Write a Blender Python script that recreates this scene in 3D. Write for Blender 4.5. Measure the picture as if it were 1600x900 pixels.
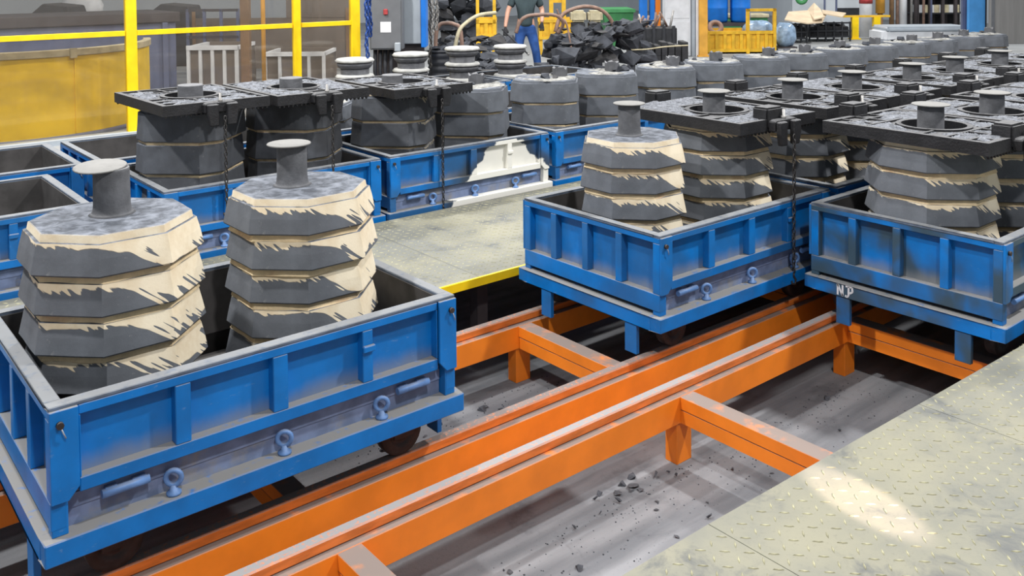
import bpy, bmesh, math, random
from mathutils import Vector, Matrix, noise

for o in list(bpy.data.objects):
    bpy.data.objects.remove(o, do_unlink=True)
scene = bpy.context.scene
COL = scene.collection
rnd = random.Random(7)

# ------------------------------------------------------------------ camera
CAM = Vector((-1.942, -3.1916, 2.4435))
FPX, PITCH, ROLL, YAW, PPX, PPY = 1435.79, -0.0352, -0.0087, 0.882, 800.0, 7.55
_cy, _sy, _cp, _sp = math.cos(YAW), math.sin(YAW), math.cos(PITCH), math.sin(PITCH)
FW = Vector((_cy*_cp, _sy*_cp, _sp)); _rt = Vector((_sy, -_cy, 0)); _up = _rt.cross(FW)
_cr, _sr = math.cos(ROLL), math.sin(ROLL)
RT = _cr*_rt + _sr*_up
UP = -_sr*_rt + _cr*_up
cd = bpy.data.cameras.new('camera'); cam = bpy.data.objects.new('camera', cd); COL.objects.link(cam)
cd.sensor_width = 36.0; cd.lens = FPX/1600*36.0
cd.shift_x = 0.0; cd.shift_y = (PPY-450)/1600.0
cd.clip_start = 0.05; cd.clip_end = 200
cam.matrix_world = Matrix((( RT.x, UP.x, -FW.x, CAM.x), (RT.y, UP.y, -FW.y, CAM.y), (RT.z, UP.z, -FW.z, CAM.z), (0, 0, 0, 1)))
scene.camera = cam

# ------------------------------------------------------------------ world, lamps, exposure
scene.view_settings.view_transform = 'Standard'
scene.view_settings.look = 'None'
scene.view_settings.gamma = 1.0
scene.view_settings.use_curve_mapping = False
scene.view_settings.exposure = 0.38
w = bpy.data.worlds.new('hall'); scene.world = w; w.use_nodes = True
w.node_tree.nodes['Background'].inputs[0].default_value = (0.86, 0.93, 1.0, 1)
w.node_tree.nodes['Background'].inputs[1].default_value = 0.31

def lamp(name, loc, target, power, size, color=(1, 0.985, 0.96), shape='DISK', sizey=None):
    l = bpy.data.lights.new(name, 'AREA'); l.energy = power; l.shape = shape; l.size = size; l.color = color
    if sizey: l.size_y = sizey
    o = bpy.data.objects.new(name, l); COL.objects.link(o); o.location = loc
    o.rotation_euler = (Vector(target)-Vector(loc)).to_track_quat('-Z', 'Y').to_euler()
    return o
# high-bay lamps of the hall, hung in a grid, with one fill lamp added
lamp('high_bay_or_fill_lamp', (5.4, -3.4, 8.0), (3.0, 0, 0), 520, 0.4)
lamp('high_bay_or_fill_lamp', (-3.6, 1.6, 8.0), (-0.5, 0.5, 0), 460, 0.4)
lamp('high_bay_or_fill_lamp', (1.4, 5.2, 8.0), (1.4, 4.0, 0), 330, 0.4)
lamp('high_bay_or_fill_lamp', (10.0, 0.5, 8.0), (9, 2, 0), 340, 0.5)
lamp('high_bay_or_fill_lamp', (7.0, 7.0, 8.0), (7, 7, 0), 300, 0.5)
lamp('high_bay_or_fill_lamp', (-1.5, 7.0, 8.0), (-.5, 9, 0), 330, 0.5)  # added fill, aimed at the yellow tank to brighten it
lamp('high_bay_or_fill_lamp', (12.0, 12.0, 8.5), (13, 13, 0), 520, 0.6)
lamp('high_bay_or_fill_lamp', (20.0, 6.0, 8.5), (20, 7, 0), 520, 0.6)
lamp('high_bay_or_fill_lamp', (-1.6, -5.2, 8.0), (-.5, 0, 0), 300, 0.4)
# narrow beam of daylight that leaves a bright patch on the walkway
sl = bpy.data.lights.new('daylight_beam', 'SPOT'); sl.energy = 8000; sl.spot_size = 0.033; sl.spot_blend = 0.45
sl.shadow_soft_size = 0.02; sl.color = (1.0, 0.78, 0.70)
so = bpy.data.objects.new('daylight_beam', sl); COL.objects.link(so)
so.location = (-0.4, -8.0, 3.55)
so.rotation_euler = (Vector((0.972, -1.545, 0.6))-Vector(so.location)).to_track_quat('-Z', 'Y').to_euler()

# ------------------------------------------------------------------ pixel helpers (photo pixel -> point at a real depth)
def ray(u, v): return FW + RT*((u-PPX)/FPX) - UP*((v-PPY)/FPX)
def ad(u, v, d): return CAM + ray(u, v)*d
def ay(u, v, y): r = ray(u, v); return CAM + r*((y-CAM.y)/r.y)
def az(u, v, z): r = ray(u, v); return CAM + r*((z-CAM.z)/r.z)

# ------------------------------------------------------------------ mesh helper
class MB:
    def __init__(s): s.v = []; s.f = []; s.sm = set()
    def quad(s, a, b, c, d): s.f.append((a, b, c, d))
    def box(s, x0, x1, y0, y1, z0, z1, M=None):
        n = len(s.v)
        p = [(x0,y0,z0),(x1,y0,z0),(x1,y1,z0),(x0,y1,z0),(x0,y0,z1),(x1,y0,z1),(x1,y1,z1),(x0,y1,z1)]
        if M is not None: p = [tuple(M @ Vector(q)) for q in p]
        s.v += p
        for f in ((0,3,2,1),(4,5,6,7),(0,1,5,4),(1,2,6,5),(2,3,7,6),(3,0,4,7)): s.f.append(tuple(n+i for i in f))
        return s
    def rings(s, rings, cap0=True, cap1=True, smooth=False, closed=True):
        n0 = len(s.v); k = len(rings[0])
        for r in rings: s.v += [tuple(p) for p in r]
        for i in range(len(rings)-1):
            for j in range(k if closed else k-1):
                a = n0+i*k+j; b = n0+i*k+(j+1) % k
                if smooth: s.sm.add(len(s.f))
                s.f.append((a, b, b+k, a+k))
        if cap0: s.f.append(tuple(n0+j for j in reversed(range(k))))
        if cap1: s.f.append(tuple(n0+(len(rings)-1)*k+j for j in range(k)))
        return s
    def prism(s, poly, z0, z1): return s.rings([[(x, y, z0) for x, y in poly], [(x, y, z1) for x, y in poly]])
    def lathe(s, prof, n=24, c=(0, 0, 0), cap0=True, cap1=True, M=None, smooth=True):
        rs = []
        for r, z in prof:
            ring = [Vector((c[0]+r*math.cos(2*math.pi*j/n), c[1]+r*math.sin(2*math.pi*j/n), c[2]+z)) for j in range(n)]
            if M is not None: ring = [M @ q for q in ring]
            rs.append(ring)
        return s.rings(rs, cap0, cap1, smooth)
    def cyl(s, p0, p1, r, n=12, r1=None):
        p0, p1 = Vector(p0), Vector(p1); d = (p1-p0)
        M = Matrix.Translation(p0) @ d.to_track_quat('Z', 'Y').to_matrix().to_4x4()
        return s.lathe([(r, 0), (r if r1 is None else r1, d.length)], n, M=M)
    def tube(s, pts, r, n=8, closed=False):
        pts = [Vector(p) for p in pts]; rings = []; m = len(pts)
        up = None
        for i, p in enumerate(pts):
            if closed: t = pts[(i+1) % m]-pts[i-1]
            else: t = pts[min(i+1, m-1)]-pts[max(i-1, 0)]
            t.normalize()
            if up is None:
                up = Vector((0, 0, 1)) if abs(t.z) < .9 else Vector((1, 0, 0))
            a = t.cross(up).normalized(); b = a.cross(t).normalized(); up = b
            rings.append([p+a*(r*math.cos(2*math.pi*j/n))+b*(r*math.sin(2*math.pi*j/n)) for j in range(n)])
        if closed: rings.append(rings[0])
        return s.rings(rings, not closed, not closed, True)
    def torus(s, c, R, r, M=None, n=16, k=8, sx=1.0, sy=1.0):
        c = Vector(c); pts = []
        for i in range(n):
            a = 2*math.pi*i/n; q = Vector((R*sx*math.cos(a), R*sy*math.sin(a), 0))
            if M is not None: q = M @ q
            pts.append(c+q)
        return s.tube(pts, r, k, True)
    def mesh(s, name, mat=None, bev=0.0, seg=1, smooth=False):
        me = bpy.data.meshes.new(name); me.from_pydata(s.v, [], s.f)
        for i, p in enumerate(me.polygons): p.use_smooth = smooth or (i in s.sm)
        bm = bmesh.new(); bm.from_mesh(me)
        bmesh.ops.remove_doubles(bm, verts=bm.verts, dist=1e-5)
        bmesh.ops.recalc_face_normals(bm, faces=bm.faces)
        if bev > 0:
            es = [e for e in bm.edges if len(e.link_faces) == 2 and e.calc_face_angle(0) > 0.6]
            bmesh.ops.bevel(bm, geom=es, offset=bev, segments=seg, affect='EDGES', clamp_overlap=True)
        bm.to_mesh(me); bm.free()
        if mat: me.materials.append(mat)
        return me
    def build(s, name, mat, parent=None, loc=(0, 0, 0), bev=0.0, rotz=0.0, smooth=False, seg=1):
        return link(name, s.mesh(name, mat, bev, seg, smooth), parent, loc, rotz)

def link(name, me, parent=None, loc=(0, 0, 0), rotz=0.0):
    o = bpy.data.objects.new(name, me); COL.objects.link(o)
    o.location = loc; o.rotation_euler = (0, 0, rotz); o.parent = parent; o.color = (0, 0, 0, 1)
    return o
def empty(name, loc, rotz=0.0):
    o = bpy.data.objects.new(name, None); COL.objects.link(o); o.location = loc; o.rotation_euler = (0, 0, rotz)
    o.empty_display_size = 0.1
    return o
def tag(o, label, cat, group=None):
    o['label'] = label; o['category'] = cat
    if group: o['group'] = group
    return o
KIDS = {}
def kids(o):
    return [c for c in o.children]
def copy_tree(o, parent=None):
    c = o.copy(); COL.objects.link(c); c.parent = parent
    for ch in kids(o): copy_tree(ch, c)
    return c
def paint_tree(o, col):
    o.color = col
    for c in kids(o): paint_tree(c, col)

# ------------------------------------------------------------------ materials
def srgb(r, g, b):
    f = lambda c: (c/12.92 if c <= .04045 else ((c+.055)/1.055)**2.4)
    return (f(r/255), f(g/255), f(b/255), 1)
class NT:
    def __init__(s, name):
        s.m = bpy.data.materials.new(name); s.m.use_nodes = True; s.t = s.m.node_tree; s.n = s.t.nodes
        s.p = s.n['Principled BSDF']
    def node(s, typ, **k):
        n = s.n.new(typ)
        for a, b in k.items(): setattr(n, a, b)
        return n
    def set(s, sock, val):
        if isinstance(val, bpy.types.NodeSocket): s.t.links.new(val, sock)
        else: sock.default_value = val
    def math(s, op, a, b=0.0, c=None, clamp=False):
        n = s.node('ShaderNodeMath', operation=op, use_clamp=clamp); s.set(n.inputs[0], a); s.set(n.inputs[1], b)
        if c is not None: s.set(n.inputs[2], c)
        return n.outputs[0]
    def ramp(s, x, a, b):
        n = s.node('ShaderNodeMapRange', interpolation_type='SMOOTHSTEP')
        s.set(n.inputs[0], x); n.inputs[1].default_value = a; n.inputs[2].default_value = b
        return n.outputs[0]
    def mix(s, f, a, b):
        n = s.node('ShaderNodeMix', data_type='RGBA'); s.set(n.inputs[0], f); s.set(n.inputs[6], a); s.set(n.inputs[7], b)
        return n.outputs[2]
    def objvec(s, rand=True):
        tc = s.node('ShaderNodeTexCoord'); v = tc.outputs['Object']
        if rand:
            oi = s.node('ShaderNodeObjectInfo'); k = s.math('MULTIPLY', oi.outputs['Random'], 37.0)
            a = s.node('ShaderNodeVectorMath', operation='ADD'); s.set(a.inputs[0], v); s.set(a.inputs[1], k); v = a.outputs[0]
        return v
    def noise(s, vec, scale, detail=4, rough=.55, dist=0.0):
        n = s.node('ShaderNodeTexNoise'); s.set(n.inputs['Vector'], vec); n.inputs['Scale'].default_value = scale
        n.inputs['Detail'].default_value = detail; n.inputs['Roughness'].default_value = rough; n.inputs['Distortion'].default_value = dist
        return n.outputs['Fac']
    def bump(s, h, strength, dist=.01):
        b = s.node('ShaderNodeBump'); b.inputs['Strength'].default_value = strength; b.inputs['Distance'].default_value = dist
        s.set(b.inputs['Height'], h); s.set(s.p.inputs['Normal'], b.outputs[0])
    def scalevec(s, v, sx, sy, sz):
        m = s.node('ShaderNodeVectorMath', operation='MULTIPLY'); s.set(m.inputs[0], v); m.inputs[1].default_value = (sx, sy, sz); return m.outputs[0]
def dark(c, k): return (c[0]*k, c[1]*k, c[2]*k, 1)
DUST = srgb(122, 120, 117)
def simple(name, col, rough=.6, metal=0.0, var=.25, scale=9, dust=0.0, dustcol=DUST, bump=0.0, bscale=60, stretch=None, blotch=0.0, blotchcol=None):
    t = NT(name); v = t.objvec()
    vv = t.scalevec(v, *stretch) if stretch else v
    n = t.noise(vv, scale)
    c = t.mix(t.ramp(n, .3, .7), dark(col, 1-var), dark(col, 1+var*.6))
    if blotch:
        b = t.noise(v, scale*.35, 5, .65)
        c = t.mix(t.math('MULTIPLY', t.ramp(b, .52, .68), blotch), c, blotchcol or dark(col, .4))
    if dust:
        g = t.node('ShaderNodeNewGeometry'); sx = t.node('ShaderNodeSeparateXYZ'); t.set(sx.inputs[0], g.outputs['Normal'])
        up = t.ramp(sx.outputs[2], .45, .9)
        d = t.math('MULTIPLY', up, t.math('MULTIPLY', t.ramp(t.noise(v, scale*2.2, 5), .18, .5), dust))
        c = t.mix(d, c, dustcol)
        t.set(t.p.inputs['Roughness'], t.math('ADD', t.math('MULTIPLY', d, .35), rough, clamp=True))
    else: t.p.inputs['Roughness'].default_value = rough
    t.set(t.p.inputs['Base Color'], c); t.p.inputs['Metallic'].default_value = metal
    if bump: t.bump(t.noise(v, bscale, 5, .6), bump)
    return t.m

def blue_paint(name, zdust=None):
    # cart enamel: object colour r = grime, g = white spill
    t = NT(name); tc = t.node('ShaderNodeTexCoord'); ov = tc.outputs['Object']; v = t.objvec()
    oi = t.node('ShaderNodeObjectInfo'); oc = t.node('ShaderNodeSeparateColor'); t.set(oc.inputs[0], oi.outputs['Color'])
    base = srgb(4, 112, 190)
    c = t.mix(t.ramp(t.noise(v, 5), .3, .7), dark(base, .82), dark(base, 1.12))
    # thin chalky scuffs
    sc = t.ramp(t.noise(t.scalevec(v, 6, 6, 14), 4, 6, .7), .6, .72)
    c = t.mix(t.math('MULTIPLY', sc, .35), c, srgb(120, 150, 185))
    # grime
    gn = t.ramp(t.noise(v, 2.6, 3, .5, .4), .36, .6)
    c = t.mix(t.math('MULTIPLY', gn, oc.outputs[0]), c, srgb(56, 74, 82))
    geo = t.node('ShaderNodeNewGeometry'); sx = t.node('ShaderNodeSeparateXYZ'); t.set(sx.inputs[0], geo.outputs['Normal'])
    up = t.ramp(sx.outputs[2], .45, .9)
    d = t.math('MULTIPLY', up, t.ramp(t.noise(v, 22, 5), .2, .45))
    so_ = t.node('ShaderNodeSeparateXYZ'); t.set(so_.inputs[0], ov)
    if zdust is not None:
        hz = t.math('SUBTRACT', so_.outputs[2], zdust)
        lim = t.math('MULTIPLY', t.noise(t.scalevec(v, 1, 1, .25), 7, 5, .6), .075)
        dz = t.ramp(t.math('SUBTRACT', lim, hz), -.035, .06)
        d = t.math('MAXIMUM', d, t.math('MULTIPLY', dz, .75))
    c = t.mix(d, c, srgb(128, 127, 126))
    # white plaster spill over one cart
    ax = t.math('ABSOLUTE', t.math('SUBTRACT', so_.outputs[0], 1.17))
    wd = t.math('MULTIPLY_ADD', t.math('SUBTRACT', 1.06-ZB, so_.outputs[2]), 1.1, .10)
    e = t.math('SUBTRACT', t.math('ADD', wd, t.math('MULTIPLY', t.math('SUBTRACT', t.noise(ov, 6, 4), .5), .28)), ax)
    sp = t.math('MULTIPLY', t.ramp(e, -.01, .015), oc.outputs[1])
    hal = t.math('MULTIPLY', t.math('MULTIPLY', t.ramp(t.math('ADD', e, t.math('MULTIPLY', t.noise(ov, 4, 3), .12)), -.2, .05), .85), oc.outputs[1])
    c = t.mix(hal, c, srgb(58, 62, 64))
    c = t.mix(sp, c, srgb(226, 224, 216))
    t.set(t.p.inputs['Base Color'], c)
    t.set(t.p.inputs['Roughness'], t.math('MULTIPLY_ADD', t.math('MAXIMUM', d, sp), .45, .42, clamp=True))
    t.p.inputs['Specular IOR Level'].default_value = .4
    return t.m

def mould_mat():
    # furan-sand block with cream coating run; UV: u around, v up; object colour r = amount of coating, g = seed
    t = NT('mould_sand'); tc = t.node('ShaderNodeTexCoord'); v = t.objvec(False)
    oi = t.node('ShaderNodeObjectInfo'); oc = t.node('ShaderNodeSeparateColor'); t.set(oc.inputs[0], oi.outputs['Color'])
    uv = t.node('ShaderNodeSeparateXYZ'); t.set(uv.inputs[0], tc.outputs['UV'])
    seed = t.math('MULTIPLY', oc.outputs[1], 50.0)
    cr = t.node('ShaderNodeValToRGB'); t.set(cr.inputs[0], uv.outputs[0])
    el = cr.color_ramp.elements
    pts = [(0, .03), (.115, .05), (.14, .22), (.2, .2), (.25, .10), (.30, .34), (.37, .9), (.49, .95), (.56, .6), (.75, .2), (1, .03)]
    el[0].position, el[0].color = pts[0][0], (pts[0][1],)*3+(1,)
    el[1].position, el[1].color = pts[-1][0], (pts[-1][1],)*3+(1,)
    for p, k in pts[1:-1]:
        e = el.new(p); e.color = (k, k, k, 1)
    U = t.math('MULTIPLY', uv.outputs[0], 2.05); V = t.math('MULTIPLY', t.math('SUBTRACT', 1.0, uv.outputs[1]), .125)
    def vec(a, b, c):
        n = t.node('ShaderNodeCombineXYZ'); t.set(n.inputs[0], a); t.set(n.inputs[1], b); t.set(n.inputs[2], c); return n.outputs[0]
    wdiag = t.math('SUBTRACT', U, t.math('MULTIPLY', V, 1.2))
    st = t.noise(vec(t.math('MULTIPLY', wdiag, 48), t.math('MULTIPLY', V, 6), seed), 1.0, .6, .5)
    st = t.ramp(st, .33, .67)
    low = t.noise(vec(t.math('MULTIPLY', U, 4.5), t.math('MULTIPLY', V, 5), seed), 1.0, 2)
    cov = t.math('MULTIPLY', cr.outputs[0], oc.outputs[0])
    amp = t.math('MULTIPLY_ADD', cov, .72, .0)
    s = t.math('ADD', cov, t.math('MULTIPLY', t.math('SUBTRACT', low, .5), t.math('MULTIPLY_ADD', oc.outputs[0], .42, .02)))
    s = t.math('ADD', s, t.math('MULTIPLY', t.math('SUBTRACT', st, .5), t.math('MULTIPLY', t.math('MULTIPLY', amp, t.ramp(t.noise(vec(t.math('MULTIPLY', U, 7), 3.0, seed), 1.0, 1), .36, .62)), 1.9)))
    s = t.math('SUBTRACT', s, t.math('SUBTRACT', 1.0, uv.outputs[1]))
    s = t.math('SUBTRACT', s, t.math('MULTIPLY', t.math('SUBTRACT', 1.0, oc.outputs[0], clamp=True), .22))
    m = t.ramp(s, -.012, .03)
    g0 = srgb(92, 96, 103)
    c = t.mix(t.ramp(t.noise(v, 6, 5, .6), .3, .72), dark(g0, .78), dark(g0, 1.12))
    c = t.mix(t.math('MULTIPLY', t.ramp(t.noise(v, 30, 4, .7), .62, .75), .35), c, srgb(150, 150, 148))
    cream = t.mix(t.ramp(t.noise(v, 9, 4), .3, .7), srgb(208, 190, 160), srgb(226, 214, 190))
    # dust on tops
    geo = t.node('ShaderNodeNewGeometry'); sx = t.node('ShaderNodeSeparateXYZ'); t.set(sx.inputs[0], geo.outputs['Normal'])
    up = t.ramp(sx.outputs[2], .7, .95)
    c = t.mix(m, c, cream)
    c = t.mix(t.math('MULTIPLY', oc.outputs[2], t.ramp(t.noise(v, 3.5, 3), .2, .6)), c, srgb(38, 38, 41))  # soot plus the shade below the weight plates, both painted into the colour
    topc = t.mix(t.ramp(t.noise(v, 14, 6, .65, .5), .35, .65), srgb(62, 66, 74), srgb(112, 117, 127))
    c = t.mix(up, c, topc)
    t.set(t.p.inputs['Base Color'], c); t.p.inputs['Roughness'].default_value = .85
    t.bump(t.math('ADD', t.math('MULTIPLY', m, .6), t.math('MULTIPLY', t.noise(v, 90, 4, .7), .35)), .35, .006)
    return t.m

def plate_mat():
    t = NT('checker_steel'); v = t.objvec(False)
    base = srgb(182, 181, 166)
    c = t.mix(t.ramp(t.noise(v, 1.7, 5, .6), .3, .7), srgb(112, 113, 107), srgb(138, 135, 117))
    c = t.mix(t.math('MULTIPLY', t.ramp(t.noise(v, 3.1, 6, .7, .6), .52, .7), .7), c, srgb(76, 80, 86))
    c = t.mix(t.math('MULTIPLY', t.ramp(t.noise(v, 60, 3, .7), .55, .75), .25), c, srgb(82, 81, 74))
    t.set(t.p.inputs['Base Color'], c); t.p.inputs['Roughness'].default_value = .6
    t.p.inputs['Metallic'].default_value = .15
    t.bump(t.noise(v, 140, 3), .15, .003)
    return t.m
def concrete_mat():
    t = NT('pit_concrete'); v = t.objvec(False)
    c = t.mix(t.ramp(t.noise(t.scalevec(v, .55, 4, 1), 1.5, 4, .5), .34, .66), srgb(98, 101, 106), srgb(132, 134, 138))
    c = t.mix(t.math('MULTIPLY', t.ramp(t.noise(v, 2.3, 6, .7, .5), .55, .72), .5), c, srgb(66, 68, 74))
    c = t.mix(t.math('MULTIPLY', t.ramp(t.noise(v, 45, 5, .75), .58, .72), .5), c, srgb(58, 59, 63))
    t.set(t.p.inputs['Base Color'], c); t.p.inputs['Roughness'].default_value = .85
    t.bump(t.noise(v, 30, 6, .7), .35, .01)
    return t.m
def glass_mat():
    t = NT('tinted_panel')
    tr = t.node('ShaderNodeBsdfTransparent'); tr.inputs[0].default_value = (.90, .88, .85, 1)
    gl = t.node('ShaderNodeBsdfGlossy'); gl.inputs['Roughness'].default_value = .06; gl.inputs[0].default_value = (.9, .9, .9, 1)
    df = t.node('ShaderNodeBsdfDiffuse'); df.inputs[0].default_value = srgb(150, 142, 134)
    m0 = t.node('ShaderNodeMixShader'); m0.inputs[0].default_value = .07; t.set(m0.inputs[1], tr.outputs[0]); t.set(m0.inputs[2], df.outputs[0])
    mx = t.node('ShaderNodeMixShader'); mx.inputs[0].default_value = .05
    t.set(mx.inputs[1], m0.outputs[0]); t.set(mx.inputs[2], gl.outputs[0])
    out = [n for n in t.n if n.type == 'OUTPUT_MATERIAL'][0]
    t.set(out.inputs[0], mx.outputs[0])
    return t.m

ZB = 0.391          # rail head: carts stand here
M = {}
M['blue'] = blue_paint('cart_blue')
M['blue_door'] = blue_paint('cart_blue_door_panel', .80-ZB)
M['blue_end'] = blue_paint('cart_blue_end_panel', .745-ZB)
M['sill'] = simple('dusty_blue_sill', srgb(112, 126, 158), .7, 0, .25, 12, .9, blotch=.7, blotchcol=srgb(140, 136, 128))
M['latch'] = simple('pale_blue_fitting', srgb(96, 134, 188), .5, .1, .2, 20, .5)
M['rim'] = simple('dusty_rim', srgb(92, 104, 122), .7, 0, .3, 14, .85, srgb(128, 129, 130))
M['liner'] = simple('scorched_liner', srgb(70, 68, 68), .8, .1, .4, 5, .5, srgb(100, 98, 96))
M['wheel'] = simple('cast_wheel', srgb(66, 58, 56), .6, .4, .3, 20, .3)
M['steel'] = simple('worn_steel', srgb(150, 148, 146), .5, .4, .2, 25)
M['galv'] = simple('zinc_bolt', srgb(170, 178, 190), .45, .4, .15, 30)
M['orange'] = simple('orange_beam_paint', srgb(240, 132, 30), .5, 0, .12, 4, .95, srgb(120, 114, 110), blotch=.25, blotchcol=srgb(214, 108, 22))
M['railtop'] = simple('rail_bar', srgb(226, 124, 50), .55, .2, .25, 30, .95, srgb(118, 114, 112), stretch=(.2, 1, 1))
M['railbright'] = simple('rail_bar_bright', srgb(226, 128, 62), .5, .2, .25, 30, 1.0, srgb(146, 144, 144), stretch=(.2, 1, 1))
M['mould'] = mould_mat()
M['cream'] = simple('cream_joint', srgb(220, 198, 160), .85, 0, .15, 14, blotch=.55, blotchcol=srgb(172, 134, 104), bump=.3)
M['sprue'] = simple('sprue_cup', srgb(88, 89, 93), .85, 0, .25, 16, .4, srgb(150, 150, 152), bump=.3)
M['lid'] = simple('sprue_lid', srgb(118, 117, 115), .8, 0, .15, 18, .6, srgb(140, 139, 137))
M['iron'] = simple('cast_iron', srgb(36, 36, 39), .55, .25, .35, 12, .75, srgb(116, 116, 118), bump=.4, bscale=80)
M['sand'] = simple('grey_sand', srgb(120, 123, 130), .95, 0, .45, 26, bump=.9, bscale=120)
M['whitesand'] = simple('pale_crumbs', srgb(150, 149, 145), .95, 0, .5, 16, bump=.9, bscale=90)
M['chain'] = simple('chain_steel', srgb(64, 62, 62), .5, .6, .3, 30)
M['plate'] = plate_mat()
M['tread'] = simple('tread_wear', srgb(160, 156, 128), .6, .1, .3, 6)
M['yellow'] = simple('yellow_enamel', srgb(246, 208, 10), .45, 0, .1, 5, blotch=.2, blotchcol=srgb(214, 176, 20))
M['yellow_dirty'] = simple('yellow_worn', srgb(246, 206, 14), .6, 0, .15, 3, blotch=.35, blotchcol=srgb(206, 164, 30))
M['yellow_crate'] = simple('yellow_crate', srgb(228, 180, 40), .55, 0, .2, 6, .3)
M['concrete'] = concrete_mat()
M['shop'] = simple('shop_floor', srgb(140, 142, 143), .8, 0, .15, 1.2, blotch=.4, blotchcol=srgb(140, 140, 140))
M['slate'] = simple('slate_blue_steel', srgb(92, 100, 128), .55, 0, .15, 4)
M['darkrim'] = simple('dark_ledge', srgb(62, 56, 58), .6, 0, .2, 6)
M['wood'] = simple('pale_rim', srgb(186, 176, 146), .7, 0, .2, 8)
M['glass'] = glass_mat()
M['taupe'] = simple('taupe_panel', srgb(110, 100, 92), .8, 0, .12, 2)
M['brown'] = simple('brown_column', srgb(126, 98, 70), .7, 0, .2, 6)
M['white'] = simple('white_paint', srgb(214, 216, 220), .6, 0, .08, 5)
M['wall'] = simple('pale_wall', srgb(186, 192, 198), .8, 0, .06, 1)
M['cab'] = simple('cabinet_grey', srgb(106, 108, 112), .5, .1, .08, 6)
M['cablight'] = simple('cabinet_light_grey', srgb(164, 172, 180), .5, .1, .06, 6)
M['bluecol'] = simple('bright_blue', srgb(20, 118, 214), .5, 0, .1, 5)
M['skyblue'] = simple('sky_blue_column', srgb(74, 150, 216), .55, 0, .1, 4)
M['black'] = simple('black_rubber', srgb(38, 40, 46), .6, 0, .3, 10)
M['scrap'] = simple('broken_mould', srgb(62, 65, 72), .9, 0, .4, 3, .3, srgb(92, 94, 100), bump=.4, bscale=30)
M['scrapdark'] = simple('burnt_iron', srgb(46, 47, 51), .8, .1, .45, 5, .4, srgb(96, 94, 94), bump=.5, bscale=30)
M['rust'] = simple('rusty_strap', srgb(150, 122, 108), .7, .2, .3, 8, .5)
M['green'] = simple('green_skip', srgb(66, 140, 84), .6, 0, .15, 4)
M['tan'] = simple('card_sheet', srgb(206, 186, 158), .85, 0, .12, 4)
M['wrap'] = simple('plastic_wrap', srgb(140, 164, 190), .25, 0, .35, 9, bump=.6, bscale=18)
M['greypanel'] = simple('grey_shutter', srgb(140, 138, 136), .6, .2, .12, 2, stretch=(6, 6, .4))
M['red'] = simple('red_paint', srgb(170, 60, 62), .6)
M['orangecol'] = simple('amber_column', srgb(222, 164, 62), .55, 0, .15, 4)
M['jeans'] = simple('denim', srgb(44, 84, 150), .9, 0, .25, 9)
M['shirt'] = simple('dark_tee', srgb(52, 66, 70), .9, 0, .2, 8)
M['skin'] = simple('skin', srgb(196, 150, 128), .6, 0, .06, 8)
M['glove'] = simple('black_glove', srgb(32, 32, 36), .8)
M['hair'] = simple('dark_hair', srgb(40, 32, 28), .8)
M['paper'] = simple('paper_notice', srgb(222, 222, 226), .8, 0, .04, 20)
M['bluechain'] = simple('blue_chain', srgb(34, 70, 140), .5, .3, .2, 20)

# ------------------------------------------------------------------ setting: pit floor, shop floor, walls
def structure(o): o['kind'] = 'structure'; return o
g = MB(); g.box(-7, 26, -7, 7.15, -.12, 0)
structure(g.build('floor', M['concrete']))
g = MB(); g.box(-8, 34, 7.15, 34, -.12, .6); g.box(14.6, 34, -7, 7.15, -.12, .6)
structure(g.build('floor', M['shop'])).name = 'floor_shop'
g = MB(); g.box(-8, 32, 27, 27.3, .6, 9)
structure(g.build('wall_back', M['wall']))
g = MB(); g.box(30, 30.3, -7, 27, .6, 9)
structure(g.build('wall_right', M['wall']))

# ------------------------------------------------------------------ checker plate walkways
def treads(x0, x1, y0, y1, p=.054, ln=.019, wd=.0042, h=.0028):
    g = MB(); nx = int((x1-x0)/p); ny = int((y1-y0)/p)
    for i in range(nx):
        for j in range(ny):
            cx = x0+(i+.5)*p; cyy = y0+(j+.5)*p
            a = math.pi/4 if (i+j) % 2 else -math.pi/4
            c, s = math.cos(a), math.sin(a); n = len(g.v)
            for (ex, ey, z) in ((-ln, 0, 0), (0, -wd, 0), (ln, 0, 0), (0, wd, 0)):
                g.v.append((cx+ex*c-ey*s, cyy+ex*s+ey*c, z))
            for (ex, ey, z) in ((-ln*.7, 0, h), (0, -wd*.5, h), (ln*.7, 0, h), (0, wd*.5, h)):
                g.v.append((cx+ex*c-ey*s, cyy+ex*s+ey*c, z))
            for k in range(4): g.f.append((n+k, n+(k+1) % 4, n+4+(k+1) % 4, n+4+k))
            g.f.append((n+4, n+5, n+6, n+7))
    return g
ZP = .599
def walkway(label, xs, y0, y1, tread_x, near_poly=None, edge=False):
    root = tag(empty('walkway', (0, 0, ZP)), label, 'walkway')
    for a, b in zip(xs[:-1], xs[1:]):
        g = MB()
        if near_poly: g.prism([(a+.0015, y0), (b-.0015, y0), (b-.0015, near_poly(b)), (a+.0015, near_poly(a))], -.012, 0)
        else: g.box(a+.0015, b-.0015, y0, y1, -.012, 0)
        g.build('steel_sheet', M['plate'], root)
    yy = y1-.05 if near_poly else y1-.03
    t = treads(tread_x[0], tread_x[1], max(y0, tread_x[2])+.02, yy)
    o = t.build('tread_bars', M['tread'], root); o['kind'] = 'stuff'
    # bearers below
    for a in xs[:-1]:
        MB().box(a+.1, a+.18, y0+.1, y1-.12, -.11, -.0125).build('bearer', M['darkrim'], root)
        for yv in (y0+.15, y1-.25):
            MB().box(a+.1, a+.18, yv, yv+.08, -ZP, -.11).build('support_post', M['darkrim'], root)
    return root
edge_line = lambda x: -1.268-.028*max(x, 0)
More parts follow.
